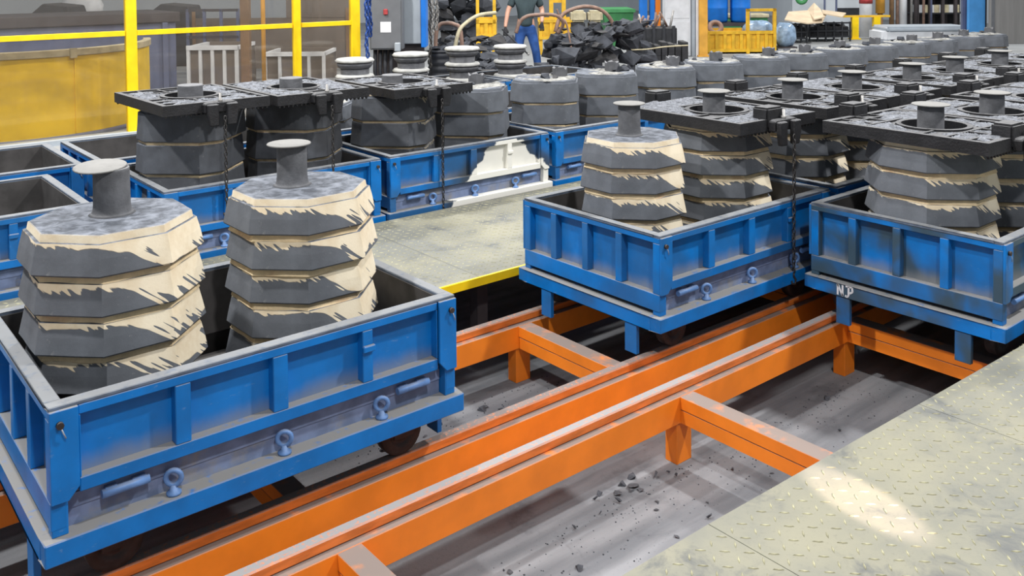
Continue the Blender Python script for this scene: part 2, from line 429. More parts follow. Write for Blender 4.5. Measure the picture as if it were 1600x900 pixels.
walkway('broad pale chequer-plate walkway in the bottom right foreground with a sunlit oval patch', [-4.5, -2.7, -.9, .46, 1.816, 3.2, 5.0, 7.0], -4.6, -1.27, (-.4, 3.0, -2.75), edge_line)
wm = walkway('chequer-plate walkway with yellow edge running between the cart rows', [-4.0, -2.2, -.4, 1.4, 3.2, 5.0, 6.8, 8.6, 10.4, 12.2, 14.0], 1.205, 2.66, (-1.2, 3.6, 1.2))
MB().box(-4.0, 14.0, 1.187, 1.204, -.05, .001).build('yellow_edge_strip', M['yellow'], wm)
walkway('narrow chequer-plate walkway behind the empty blue carts', [-4.0, -.4, 3.2, 6.8, 10.4], 5.25, 5.85, (-1.0, 0.5, 5.25))

# ------------------------------------------------------------------ rail tracks
def track(label, y_near, gauge, x0, x1, crosses, topmat, far_only=False, bw=.1):
    root = tag(empty('rail_track', (0, y_near, 0)), label, 'rail track')
    for k, yy in enumerate((0.0, gauge)):
        MB().box(x0, x1, yy, yy+bw, .2105, .346).build('beam', M['orange'], root, bev=.003)
        MB().box(x0, x1, yy+.034, yy+.086, .3465, ZB).build('rail_bar', topmat, root, bev=.006)
        for x in crosses:
            MB().box(x-.01, x+.1, yy+.012, yy+.088, .0, .2105).build('post', M['orange'], root, bev=.002)
    for x in crosses:
        cb = MB().box(x, x+.1, bw, gauge, .283, .344).build('cross_beam', M['orange'], root, bev=.002)
        MB().box(x+.003, x+.097, bw, gauge, .2115, .279).build('cross_beam_web', M['orange'], cb, bev=.002)
    return root
G = .896
track('orange rail track under the nearest blue carts with a cross beam between them', .0518, G, -5, 14, [-3.0, -.36, 1.494, 3.3, 5.2, 7.1], M['railtop'])
track('orange rail track beside the foreground walkway, bare until the right-hand cart', -1.2147, .95, -5, 14, [-3.0, -.374, 1.52, 3.05, 5.0, 7.0], M['railbright'])
track('orange rail track under the back row of mould carts', 2.79, G, -4, 14.3, [-2.0, 2.0, 6.0, 10.0], M['railtop'])
track('orange rail track under the empty carts behind the back row', 4.10, G, -4, 14.3, [-2.0, 2.0, 6.0, 10.0], M['railtop'])
track('orange rail track under the round white-topped castings', 5.95, G, -1, 14.3, [2.0, 6.0, 10.0], M['railtop'])

# ------------------------------------------------------------------ blue carts
L, W = 1.607, 1.10
zr, zb, zct, zcb = 1.057-ZB, .6497-ZB, .627-ZB, .5494-ZB
OV = .0264
DX = [.0965, .405, .46, .77, .83, 1.153, 1.20, 1.512]   # door openings
EYS = [.05, .278, .325, .545, .59, .81, .857, 1.05]     # end wall openings
def door_frame(yo, yi):
    z0, z1 = .752-ZB, 1.043-ZB
    g = MB(); a, b = min(yo, yi), max(yo, yi)
    g.box(.09, L-.09, a, b, 1.010-ZB, z1); g.box(.09, L-.09, a, b, z0, .80-ZB)
    return g
def eyebolt():
    g = MB()
    Mx = Matrix.Rotation(math.pi/2, 4, 'X')
    g.torus((0, 0, .058), .026, .0095, Mx, 16, 8)
    g.lathe([(.026, 0), (.026, .008), (.014, .014), (.012, .034)], 12)
    return g
EYE = None
def build_cart():
    global EYE
    r = empty('blue_cart', (0, 0, ZB))
    # chassis ring and deck
    g = MB(); o = OV
    g.box(-o, L+o, -o, .05, zcb, zct); g.box(-o, L+o, W-.05, W+o, zcb, zct)
    g.box(-o, .05, .05, W-.05, zcb, zct); g.box(L-.05, L+o, .05, W-.05, zcb, zct)
    g.box(.5, .58, .05, W-.05, zcb+.01, zct-.002); g.box(1.05, 1.13, .05, W-.05, zcb+.01, zct-.002)
    g.build('chassis', M['blue'], r, bev=.004)
    MB().box(.05, L-.05, .05, W-.05, zct-.012, zb+.004).build('deck', M['liner'], r)
    for xx in (-o, L+o-.025):
        for yy in (.145, .83):
            MB().box(xx, xx+.025, yy, yy+.085, zcb-.16, zcb).build('leg', M['blue'], r, bev=.002)
    for xx in (.22, L-.22):
        for yy in (.118, 1.0):
            wh = MB()
            Mw = Matrix.Translation((xx, yy, .1)) @ Matrix.Rotation(math.pi/2, 4, 'X')
            wh.lathe([(.02, -.028), (.098, -.028), (.1, -.022), (.1, .022), (.098, .028), (.06, .030), (.055, .020), (.03, .020), (.03, .034), (.0, .034)], 24, M=Mw, cap1=False)
            wh.build('wheel', M['wheel'], r)
            MB().box(xx-.05, xx+.05, yy-.05, yy-.042, .085, zcb).build('axle_bracket', M['wheel'], r)
        MB().cyl((xx, .16, .1), (xx, .97, .1), .018, 10).build('axle', M['wheel'], r)
    # corner posts
    for xx in (.003, L-.053):
        for yy in (.003, W-.053):
            MB().box(xx, xx+.05, yy, yy+.05, zct, zr-.008).build('corner_post', M['blue'], r, bev=.002)
    # sills under the drop sides
    for yo, yi in ((.046, .056), (W-.056, W-.046)):
        s = MB().box(.056, L-.056, yo, yi, zct, .747-ZB).build('sill_board', M['sill'], r)
        yl = yo-.004 if yo < .5 else yi
        MB().box(.056, L-.056, yl, yl+.004, .688-ZB, .735-ZB).build('sill_strip', M['sill'], s)
    # drop sides
    for side in (0, 1):
        yo, yi = (0.0, .05) if side == 0 else (W, W-.05)
        sg = 1 if side == 0 else -1
        d = door_frame(yo, yi).build('side_frame', M['blue'], r, bev=.003)
        xs = [.09]+DX[1:-1]+[L-.09]
        for a, b in ((.09, DX[0]), (DX[1], DX[2]), (DX[3], DX[4]), (DX[5], DX[6]), (DX[7], L-.09)):
            MB().box(a, b, min(yo, yi), max(yo, yi), .80-ZB, 1.010-ZB).build('stiffener', M['blue'], d, bev=.003)
        for k in range(4):
            y_ = sorted((yo+sg*.043, yo+sg*.049))
            MB().box(DX[2*k], DX[2*k+1], y_[0], y_[1], .80-ZB, 1.010-ZB).build('panel', M['blue_door'], d)
        # lock nub on the third stiffener
        MB().box(DX[5]-.004, DX[6]+.004, *sorted((yo-sg*.016, yo)), .925-ZB, .952-ZB).build('lock_nub', M['blue'], d, bev=.004)
        # hinge plates with a cut lower corner
        for xa, xb, cut in ((0.0, .088, 1), (L-.088, L, -1)):
            z0, z1 = .741-ZB, 1.045-ZB
            if cut > 0: poly = [(xa, z0), (xb-.035, z0), (xb, z0+.04), (xb, z1), (xa, z1)]
            else: poly = [(xa+.035, z0), (xb, z0), (xb, z1), (xa, z1), (xa, z0+.04)]
            y_ = sorted((yo-sg*.012, yo+sg*.003))
            hp = MB().rings([[(x, y_[0], z) for x, z in poly], [(x, y_[1], z) for x, z in poly]]).build('hinge_plate', M['blue'], r, bev=.002)
            xm = (xa+.016) if cut > 0 else (xb-.016)
            xm = xa+.03 if cut > 0 else xb-.03
            bt = MB().cyl((xm, yo-sg*.012, 1.0-ZB), (xm, yo-sg*.026, 1.0-ZB), .012, 8)
            bt.build('pivot_bolt', M['wheel'], hp)
            MB().tube([(xm, yo-sg*.02, 1.0-ZB), (xm+.008, yo-sg*.026, .975-ZB), (xm+.016, yo-sg*.022, .955-ZB)], .0025, 5).build('split_pin', M['galv'], hp)
        for xx in (.397, .815, 1.243):
            if EYE is None: EYE = eyebolt().mesh('eyebolt', M['latch'])
            link('eyebolt', EYE, r, (xx, .012 if side == 0 else W-.012, zct), -.5)
        for xx in (.16, 1.32):
            lt = MB(); yv = yo+sg*.014
            lt.cyl((xx, yv, .712-ZB), (xx+.155, yv, .712-ZB), .015, 10)
            lt.box(xx+.012, xx+.05, *sorted((yv-sg*.002, yo+sg*.034)), .712-ZB, .728-ZB); lt.box(xx+.10, xx+.145, *sorted((yv-sg*.002, yo+sg*.034)), .712-ZB, .728-ZB)
            lt.build('latch_tube', M['latch'], r)
    # end walls
    for end in (0, 1):
        xo, xi = (0.0, .05) if end == 0 else (L, L-.05); sg = 1 if end == 0 else -1
        xr = sorted((xo, xi))
        g = MB(); g.box(xr[0], xr[1], .002, W-.002, 1.012-ZB, 1.043-ZB); g.box(xr[0], xr[1], .002, W-.002, zb, .742-ZB)
        e = g.build('end_frame', M['blue'], r, bev=.003)
        ys = [.002]+EYS[1:-1]+[W-.002]
        for a, b in ((.002, EYS[0]), (EYS[1], EYS[2]), (EYS[3], EYS[4]), (EYS[5], EYS[6]), (EYS[7], W-.002)):
            MB().box(xr[0], xr[1], a, b, .742-ZB, 1.012-ZB).build('stiffener', M['blue'], e, bev=.003)
        for k in range(4):
            x_ = sorted((xo+sg*.043, xo+sg*.049))
            MB().box(x_[0], x_[1], EYS[2*k], EYS[2*k+1], .742-ZB, 1.012-ZB).build('panel', M['blue_end'], e)
    # dusty rim and inner liner
    g = MB()
    g.box(0, L, 0, .05, 1.043-ZB, zr); g.box(0, L, W-.05, W, 1.043-ZB, zr); g.box(0, .05, .05, W-.05, 1.043-ZB, zr); g.box(L-.05, L, .05, W-.05, 1.043-ZB, zr)
    g.build('rim', M['rim'], r, bev=.003)
    g = MB(); z0, z1 = zb+.004, 1.044-ZB
    g.box(.0505, L-.0505, .0505, .056, z0, z1); g.box(.0505, L-.0505, W-.056, W-.0505, z0, z1)
    g.box(.0505, .056, .056, W-.056, z0, z1); g.box(L-.056, L-.0505, .056, W-.056, z0, z1)
    g.build('inner_liner', M['liner'], r)
    return r
cart0 = build_cart()
first = True
def cart(x, y, label, grime=.15, spill=0.0, group=None):
    global first
    c = cart0 if first else copy_tree(cart0)
    first = False
    c.location = (x, y, ZB)
    if 'group' in c: del c['group']
    tag(c, label, 'cart', group); paint_tree(c, (grime, spill, 0, 1))
    return c
cA = cart(-1.2565, 0, 'nearest blue steel box cart in the left foreground, holding two mould stacks', .05)
cB = cart(1.6736, 0, 'blue box cart in the middle beside the yellow-edged walkway, showing its corner', .35)
cC = cart(2.8912, -1.2146, 'grimy blue box cart at the right edge above the foreground walkway', .95)
t_ = MB()   # hand-painted white mark on the right-hand cart
def strokes(g, segs, x, yb, zb_, s):
    for (a, b, c, d) in segs:
        p = Vector((x, yb-a*s, zb_+b*s)); q = Vector((x, yb-c*s, zb_+d*s)); dr = (q-p)
        n = Vector((0, -dr.z, dr.y)).normalized()*s*.09
        k = len(g.v)
        for xx in (x+.002, x-.0006):
            g.v += [(xx, (p+n).y, (p+n).z), (xx, (q+n).y, (q+n).z), (xx, (q-n).y, (q-n).z), (xx, (p-n).y, (p-n).z)]
        g.f += [(k+4, k+5, k+6, k+7), (k, k+3, k+2, k+1), (k, k+1, k+5, k+4), (k+1, k+2, k+6, k+5), (k+2, k+3, k+7, k+6), (k+3, k, k+4, k+7)]
strokes(t_, [(0, 0, 0, 1), (0, 1, .5, 0), (.5, 0, .5, 1), (.75, .1, .95, 0), (.95, 0, 1.1, .2), (1.1, .2, 1.1, 1), (.8, 1, 1.45, 1), (1.45, 1, 1.5, .6), (1.5, .6, 1.2, .4)], -OV, .905, .556-ZB, .062)
t_.build('painted_mark', M['white'], cC)
row1 = [cart(3.363+1.69*k, 0, lab, .4) for k, lab in enumerate((
    'blue box cart directly behind the middle cart, under two iron weight plates',
    'blue box cart second behind the middle cart, mostly hidden by moulds',
    'blue box cart farthest along the middle row, almost hidden by weight plates'))]
cart(4.58, -1.2146, 'blue box cart just behind the grimy right-hand cart, at the picture edge', .5)
cG = cart(-2.0, 2.74, 'empty blue box cart at the left picture edge behind the nearest mould stack', .3)
cF = cart(.04, 2.74, 'blue box cart in the back row directly behind the nearest cart', .2)
cD = cart(1.73, 2.74, 'blue box cart with white plaster spilled down its side beside the walkway', .55, 1.0)
ords = ['next to the plaster-spilled cart', 'second beyond the plaster-spilled cart', 'third beyond the plaster-spilled cart', 'fourth beyond the plaster-spilled cart', 'fifth beyond the plaster-spilled cart', 'farthest of the long back row']
back = []
for k in range(6):
    back.append(cart(3.42+1.69*k, 2.74, 'blue box cart in the back row, '+ords[k], .4))
cH = cart(-1.71, 4.05, 'empty blue box cart in front of the yellow tank at the left edge', .3)
cI = cart(.0, 4.05, 'empty blue box cart between the yellow tank and the plated mould stacks', .3)
cI2 = cart(1.72, 4.05, 'blue box cart behind the plated mould stacks in the rear row', .3)
cart(3.42, 4.05, 'empty blue box cart behind the plaster-spilled cart, hidden but for its rim', .3)
cR1 = cart(3.95, 5.95, 'blue box cart carrying the first two round white-topped castings', .3)
cR2 = cart(5.64, 5.95, 'blue box cart carrying the last round white-topped casting', .3)

# ------------------------------------------------------------------ mould stacks
def chunk_mesh(seed, mat, name):
    r = random.Random(seed); bm = bmesh.new()
    pts = [Vector((r.uniform(-1, 1), r.uniform(-1, 1), r.uniform(-.8, .8))) for _ in range(11)]
    for p in pts: bm.verts.new(Vector((p.x*.5, p.y*(.22 + .3*(seed % 3)/2), p.z*(.16+.2*(seed % 2)))))
    ret = bmesh.ops.convex_hull(bm, input=bm.verts)
    bmesh.ops.delete(bm, geom=[v for v in bm.verts if not v.link_faces], context='VERTS')
    me = bpy.data.meshes.new(name); bm.to_mesh(me); bm.free(); me.materials.append(mat); return me
CHK = [chunk_mesh(s, M['scrap'] if s % 4 else M['scrapdark'], 'broken_chunk') for s in range(1, 9)]
HB, HT = .335, .311
def octa(h, z, jit=0):
    R = h/math.cos(math.pi/8)
    return [(R*math.cos(math.radians(157.5+45*k)), R*math.sin(math.radians(157.5+45*k)), z) for k in range(8)]
def block8(h, z):
    q = .62; c, s_ = math.cos(math.pi/4), math.sin(math.pi/4)
    base = [(-h, q*h), (-h, -q*h), (-q*h, -h), (q*h, -h), (h, -q*h), (h, q*h), (q*h, h), (-q*h, h)]
    return [(x*c-y*s_, x*s_+y*c, z) for x, y in (base[(k+7) % 8] for k in range(8))]
def layer_mesh(H, top=False, seed=0, big=False):
    r = random.Random(seed)
    me = bpy.data.meshes.new('mould_layer'); bm = bmesh.new(); uvl = bm.loops.layers.uv.new('UVMap')
    sh = .88 if big else .79; octf = block8 if big else octa
    B_, T_ = (.318, .305) if big else (HB, HT)
    zs = [0, .006, H*.45, H*sh, H*(sh+.015)]; hs = [B_-.004, B_, (B_+T_)/2, T_, T_-.008]
    if top: zs[-1:] = [H*sh+.001, H*.985, H]; hs[-1:] = [T_-.013, T_-.018, T_-.022]
    NS = 4; rings = []
    for z, h in zip(zs, hs):
        oc = octf(h, z); ring = []
        for k in range(8):
            a = Vector(oc[k]); b = Vector(oc[(k+1) % 8])
            for j in range(NS):
                p = a.lerp(b, j/NS)
                d = noise.noise(Vector((p.x*6+seed*3.1, p.y*6, p.z*9)))*.004
                n_ = Vector((p.x, p.y, 0)).normalized()
                ring.append(bm.verts.new(p+n_*d))
        rings.append(ring)
    n = 8*NS
    for i in range(len(rings)-1):
        for j in range(n):
            f = bm.faces.new((rings[i][j], rings[i][(j+1) % n], rings[i+1][(j+1) % n], rings[i+1][j]))
            us = (j/n, (j+1)/n, (j+1)/n, j/n); z0, z1 = zs[i]/(H*sh), zs[i+1]/(H*sh)
            for lp, u, v in zip(f.loops, us, (z0, z0, z1, z1)): lp[uvl].uv = (u, v)
    f = bm.faces.new(rings[-1]); f2 = bm.faces.new(list(reversed(rings[0])))
    for lp in list(f.loops)+list(f2.loops): lp[uvl].uv = (0, -1)
    bm.to_mesh(me); bm.free(); me.materials.append(M['mould'])
    return me
HL = .205; HS = .1455
LAY = [layer_mesh(HL, False, s, True) for s in range(4)]
LAYT = [layer_mesh(HL, True, 10+s, True) for s in range(3)]
LAYS = [layer_mesh(HS, False, 20+s) for s in range(5)]
LAYST = [layer_mesh(HS, True, 30+s) for s in range(3)]
def riser_mesh():
    g = MB(); g.rings([octa(.24, 0), octa(.24, 1)]); return g.mesh('base_riser', M['liner'])
RIS = riser_mesh()
def bead_mesh(seed, big=False):
    g = MB(); rs = []
    for z, h in (((-.032, HT-.014), (-.012, HT-.004), (0.004, HT-.012)) if big else ((-.040, HT-.012), (-.029, HT-.001), (-.004, HT-.010), (.004, HT-.02))):
        oc = block8(h-.008, z) if big else octa(h, z); ring = []
        for k in range(8):
            a = Vector(oc[k]); b = Vector(oc[(k+1) % 8])
            for j in range(5):
                p = a.lerp(b, j/5); q = Vector((p.x, p.y, 0)).normalized()
                p = p+q*(noise.noise(Vector((p.x*9+seed, p.y*9, z*20)))*.009)
                p.z += noise.noise(Vector((p.x*7, p.y*7+seed, 3)))*.005
                ring.append(p)
        rs.append(ring)
    g.rings(rs); return g.mesh('joint_bead', M['cream'])
BEAD = [bead_mesh(s) for s in (1.0, 5.0, 9.0)]
BEADB = [bead_mesh(s, True) for s in (2.0, 6.0, 8.0)]
def sprue_mesh():
    g = MB(); g.lathe([(.10, -.004), (.082, .006), (.076, .018), (.073, .04), (.0715, .17), (.071, .182)], 24)
    return g.mesh('sprue', M['sprue'])
SPR = sprue_mesh()
def lid_mesh():
    g = MB(); g.lathe([(.0, 0), (.09, 0), (.104, .003), (.106, .007), (.102, .010), (.0, .011)], 28, cap0=False, cap1=False)
    return g.mesh('sprue_lid', M['lid'])
LID = lid_mesh()
def heap_mesh(name, hx, hy, amp, thr, seed, mat, hole=None, n=44, rough=.35, zoff=0.0, clip=None):
    g = MB(); idx = {}
    def hgt(x, y):
        p = Vector((x*3.2+seed*7.7, y*3.2, seed))
        h = noise.noise(p)*.5+noise.noise(p*2.3)*.28+.12-thr
        h += rough*.5*(noise.noise(Vector((x*75, y*75, seed)))+noise.noise(Vector((x*17, y*17, seed+4))))*.5
        e = min(hx-abs(x), hy-abs(y)); h -= max(0, .06-e)*6
        if hole: h -= max(0, (hole+.04)-math.hypot(x, y))*8
        if clip: h -= max(0, abs(x)+abs(y)-clip)*8
        return max(h, -.12)*amp
    nx, ny = n, int(n*hy/hx)
    P = [[(-hx+2*hx*i/nx, -hy+2*hy*j/ny) for j in range(ny+1)] for i in range(nx+1)]
    Hh = [[hgt(*P[i][j]) for j in range(ny+1)] for i in range(nx+1)]
    def vid(i, j):
        if (i, j) not in idx:
            idx[(i, j)] = len(g.v); g.v.append((P[i][j][0], P[i][j][1], max(Hh[i][j], -.004)+zoff))
        return idx[(i, j)]
    for i in range(nx):
        for j in range(ny):
            if max(Hh[i][j], Hh[i+1][j], Hh[i][j+1], Hh[i+1][j+1]) > 0:
                g.f.append((vid(i, j), vid(i+1, j), vid(i+1, j+1), vid(i, j+1)))
    return g.mesh(name, mat)
TOPS = [heap_mesh('top_crumbs', .27, .27, .05, .06, 20+s, M['whitesand'], None, 26, .5, 0, .36) for s in range(3)]
SID = [0]
def stub_mesh():
    g = MB(); n = 14; rs = []
    for z in (0, .03, .065):
        rs.append([(.058*math.cos(2*math.pi*j/n), .058*math.sin(2*math.pi*j/n), z+(0 if z < .06 else .02*noise.noise(Vector((j*.7, 1, 2))))) for j in range(n)])
    rs.append([(.04*math.cos(2*math.pi*j/n), .04*math.sin(2*math.pi*j/n), .062) for j in range(n)]); rs.append([(.038*math.cos(2*math.pi*j/n), .038*math.sin(2*math.pi*j/n), .02) for j in range(n)])
    g.rings(rs); return g.mesh('broken_sprue', M['sprue'])
STUB = stub_mesh()
ZS = .655        # stacks stand on the cart deck
def stack(x, y, label, lift=0.0, short=False, soot=0.0, kxy=1.0, n=4, small=False, coat=1.0, sprue=True, lidtilt=0.0, crumbs=False, kz=1.0, group=None, rot=0.0, lid_off=(0, 0)):
    SID[0] += 1; r = random.Random(SID[0]*13)
    root = tag(empty('mould_stack', (x, y, ZS), rot+r.uniform(-.012, .012)), label, 'mould stack', group)
    root.scale = (kxy, kxy, kz)
    h_ = HS if small else HL; z0 = 4*HL-n*h_+lift
    if z0 > .01:
        o = link('base_riser', RIS, root, (0, 0, 0)); o.scale = (1, 1, z0)
    for k in range(n):
        top = k == n-1
        if small: me = LAYST[SID[0] % 3] if top else LAYS[(SID[0]+k) % 5]
        else: me = LAYT[SID[0] % 3] if top else LAY[(SID[0]+k) % 4]
        o = link('mould_layer', me, root, (r.uniform(-.008, .008), r.uniform(-.008, .008), z0+k*h_), r.uniform(-.02, .02))
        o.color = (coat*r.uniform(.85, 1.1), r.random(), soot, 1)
        if not top:
            link('joint_bead', (BEAD if small else BEADB)[k % 3], root, (0, 0, z0+(k+1)*h_-.001), 0)
    zt = z0+n*h_
    if sprue:
        s = link('sprue', SPR, root, (r.uniform(-.02, .02)-.01, r.uniform(-.01, .03), zt), 0)
        if short: s.scale = (1.2, 1.2, .72); return root
        l = link('sprue_lid', LID, s, (lid_off[0], lid_off[1], .181), 0); l.rotation_euler = (lidtilt, -lidtilt*.6, 0)
    elif crumbs:
        link('top_crumbs', TOPS[SID[0] % 3], root, (0, 0, zt+.002), r.choice((0, 1.57, 3.14, 4.71)))['kind'] = 'stuff'
        link('broken_sprue', STUB, root, (r.uniform(.05, .12), r.uniform(-.08, .02), zt), r.random()*6).scale = (1.25, 1.25, 1.5)
        for q_ in range(3):
            o = link('sand_lump', CHK[(SID[0]+q_) % 8], root, (r.uniform(-.16, .2), r.uniform(-.15, .15), zt+.02), r.random()*6); s_ = r.uniform(.08, .15); o.scale = (s_, s_, s_); o.rotation_euler.x = .4
    return root
def pos(c, k): return (c.location.x+(.40, 1.20)[k]-.01, c.location.y+.55)
S = {}
def put(c, k, label, **kw):
    x, y = pos(c, k); dy = kw.pop('dy', .01 if c not in (cA,) else .04); dx = kw.pop('dx', 0)
    return stack(x+dx, y+dy, label, **kw)
put(cA, 0, 'mould stack nearest the camera at left, with a tilted grey lid on its sprue', small=True, n=4, lidtilt=.07, coat=1.0, lid_off=(-.036, .03), dx=-.01, lift=.028, kxy=.945)
put(cA, 1, 'second mould stack in the nearest cart, topped by a flat round lid', small=True, n=5, coat=1.05, lid_off=(-.015, 0), dx=-.005, lift=.022, kxy=.925)
put(cB, 0, 'cream-streaked mould stack without a weight plate in the middle cart', small=True, n=5, coat=1.25, kxy=.905)
put(cB, 1, 'mould stack under an iron plate in the middle cart', small=True, n=5, coat=.95)
put(cC, 0, 'cream-dripped mould stack under the large iron plate in the right-hand cart', small=True, n=5, coat=1.05)
put(cC, 1, 'rear mould stack in the right-hand cart at the picture edge', small=True, n=5, coat=.7)
for i, c in enumerate(row1):
    for k in (0, 1):
        put(c, k, ['front', 'rear'][k]+' plated mould stack in the '+['first', 'second', 'third'][i]+' cart behind the middle cart', small=True, n=5, coat=.9)
for k in (0, 1):
    put([o for o in bpy.data.objects if o.get('category') == 'cart' and abs(o.location.x-4.58) < .01][0], k, ['front', 'rear'][k]+' mould stack in the cart behind the right-hand cart', small=True, n=5, coat=.8)
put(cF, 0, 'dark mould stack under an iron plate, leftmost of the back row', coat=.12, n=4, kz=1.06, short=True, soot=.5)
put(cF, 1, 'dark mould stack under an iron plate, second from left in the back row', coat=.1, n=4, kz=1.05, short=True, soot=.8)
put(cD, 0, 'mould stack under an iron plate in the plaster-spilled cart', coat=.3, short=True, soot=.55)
put(cD, 1, 'bare mould stack with crumbled top in the plaster-spilled cart', coat=.06, sprue=False, crumbs=True, kz=.97)
nth = ['first', 'second', 'third', 'fourth', 'fifth', 'sixth', 'seventh', 'eighth', 'ninth', 'tenth', 'eleventh', 'last']
i = 0
for c in back:
    for k in (0, 1):
        put(c, k, nth[i]+' of the bare grey mould stacks beyond the plaster-spilled cart', coat=.06, sprue=False, crumbs=True, kz=.965-.004*i, group='bare grey mould stacks in the long back row'); i += 1
put(cI2, 0, 'mould stack in the rear row seen between the plated back-row stacks', coat=.06, sprue=False, crumbs=True, kz=.72)
put(cI2, 1, 'rear-row mould stack hidden behind the plaster-spilled cart', coat=.06, sprue=False, crumbs=True, kz=.72)

# ------------------------------------------------------------------ iron weight plates
PX, PY, PT = .372, .485, .07
def chain_into(g, p, length, pitch=.03, r=.0045, slack=0.0):
    n = int(length/pitch)
    for i in range(n):
        c = Vector(p)-Vector((slack*math.sin(i*.9)*.01, 0, i*pitch+pitch*.5))
        Mx = Matrix.Rotation(math.pi/2 if i % 2 else 0, 4, 'Z') @ Matrix.Rotation(math.pi/2, 4, 'X')
        g.torus(c, pitch*.5, r, Mx, 8, 5, .62, 1.15)
    return Vector(p)-Vector((0, 0, n*pitch))
def plate_meshes():
    g = MB(); hole = .175; N = 32
    angs = sorted(set([2*math.pi*i/N for i in range(N)]+[math.atan2(sy*PY, sx*PX) % (2*math.pi) for sx in (1, -1) for sy in (1, -1)]))
    outer = []; inner = []
    for a in angs:
        c, s = math.cos(a), math.sin(a); t = min(PX/abs(c) if abs(c) > 1e-6 else 9, PY/abs(s) if abs(s) > 1e-6 else 9)
        outer.append((c*t, s*t)); inner.append((c*hole, s*hole))
    n = len(angs)
    for P_, z in ((outer, 0), (outer, PT-.012), (inner, PT-.012), (inner, 0)): g.v += [(x, y, z) for x, y in P_]
    for a, b in ((0, 1), (1, 2), (2, 3), (3, 0)):
        for j in range(n): g.f.append((a*n+j, a*n+(j+1) % n, b*n+(j+1) % n, b*n+j))
    slab = g.mesh('plate_slab', M['iron'])
    g = MB(); z0, z1 = PT-.0125, PT; b = .035
    g.box(-PX, PX, -PY, -PY+b, z0, z1); g.box(-PX, PX, PY-b, PY, z0, z1); g.box(-PX, -PX+b, -PY+b, PY-b, z0, z1); g.box(PX-b, PX, -PY+b, PY-b, z0, z1)
    for y in (-.36, -.235, .235, .36): g.box(-PX+b, PX-b, y-.009, y+.009, z0, z1-.001)
    for x in (-.22, -.075, .075, .22):
        for y0, y1 in ((-PY+b, -.236), (.236, PY-b)): g.box(x-.008, x+.008, y0, y1, z0, z1-.0015)
    for x0, x1 in ((-PX+b, -.2), (.2, PX-b)):
        for y in (-.1, .1): g.box(x0, x1, y-.008, y+.008, z0, z1-.0015)
    g.lathe([(hole, PT-.0125), (hole+.03, PT-.0125), (hole+.03, PT), (hole, PT), (hole, PT-.0125)], 32, cap0=False, cap1=False, smooth=False)
    ribs = g.mesh('rib_grid', M['iron'])
    g = MB()
    for i in range(22):
        x = -PX+.02+i*(2*PX-.04)/21
        for y in (-PY+.004, PY-.02): g.rings([[(x-.010, y, .001), (x+.010, y, .001), (x+.010, y+.016, .001), (x-.010, y+.016, .001)], [(x-.003, y+.002, -.016), (x+.003, y+.002, -.016), (x+.003, y+.012, -.016), (x-.003, y+.012, -.016)]])
    teeth = g.mesh('teeth', M['iron'])
    # near bracket with two hanging cheeks
    g = MB()
    prof = [(-.115, 0.0), (-.115, .06), (-.09, PT), (.09, PT), (.115, .06), (.115, 0.0)]
    g.rings([[(x, -PY-.05, z) for x, z in prof], [(x, -PY, z) for x, z in prof]])
    for s in (-1, 1):
        poly = [(s*.03, -.085), (s*.09, -.085), (s*.105, -.01), (s*.105, .06), (s*.03, .06)]
        g.rings([[(x, -PY-.085, z) for x, z in poly], [(x, -PY-.051, z) for x, z in poly]])
    brk = g.mesh('hook_bracket', M['iron'], .006)
    g = MB(); g.lathe([(.016, 0), (.016, .02), (.009, .022), (.009, .06)], 8, (0, -PY-.03, PT-.004))
    pin = g.mesh('hook_pin', M['steel'])
    g = MB(); g.box(-.085, .075, PY-.03, PY+.085, .01, .14)
    lug = g.mesh('lug_block', M['iron'], .012, 2)
    return slab, ribs, teeth, brk, pin, lug
PM = plate_meshes()
SANDS = [heap_mesh('sand_cover', PX-.005, PY-.005, .055, -.02+.1*(s % 2), 3+s, M['sand'], .2, 84, .6, PT-.008) for s in range(4)]
def chain_mesh(length, hook=True):
    g = MB(); e = chain_into(g, (0, 0, 0), length)
    if hook: g.tube([e, e-Vector((0, 0, .02)), e+Vector((.02, 0, -.045)), e+Vector((.012, 0, -.07)), e+Vector((-.016, 0, -.062)), e+Vector((-.022, 0, -.045))], .007, 6)
    return g.mesh('chain', M['chain'])
CH = {k: chain_mesh(k) for k in (.60, .84)}
NP = [0]
def weight(x, y, z, label, chain=None, rz=0.0, sand=True, lugs=True, clab=''):
    NP[0] += 1
    r = tag(empty('weight_plate', (x, y, z), rz), label, 'iron plate')
    for nm, me in zip(('plate_slab', 'rib_grid', 'teeth', 'hook_bracket', 'hook_pin'), PM): link(nm, me, r)
    if lugs:
        link('lug_block', PM[5], r); link('lug_block', PM[5], r, (-.045, -2*PY+.02, 0))
    if sand:
        o = link('sand_cover', SANDS[NP[0] % 4], r); o['kind'] = 'stuff'
    if chain:
        o = link('chain', CH[chain], None, Matrix.Translation((x, y, z)) @ Matrix.Rotation(rz, 4, 'Z') @ Vector((0, -PY-.105, -.02)))
        tag(o, clab, 'chain')
    return r
ZW = ZS+4*HL+.001
def wp(c, k, label, **kw):
    x, y = pos(c, k); weight(x+kw.pop('dx', 0), y+.01, ZW+kw.pop('dz', 0), label, **kw)
wp(cF, 0, 'far-left iron weight plate with a chain on its bracket, before the yellow cage', chain=.60, rz=.02, dz=.052, lugs=False, clab='dark chain hanging from the far-left weight plate before its mould stack')
wp(cF, 1, 'iron weight plate right beside the far-left one, a chain hanging from its bracket', chain=.60, rz=.01, dz=.043, lugs=False, clab='dark chain hanging from the second weight plate from the left')
wp(cD, 0, 'iron weight plate on the plaster-spilled cart with a long chain over its side', chain=.84, rz=-.02, dz=0.0, dx=.09, lugs=False, clab='long dark chain over the side of the plaster-spilled cart')
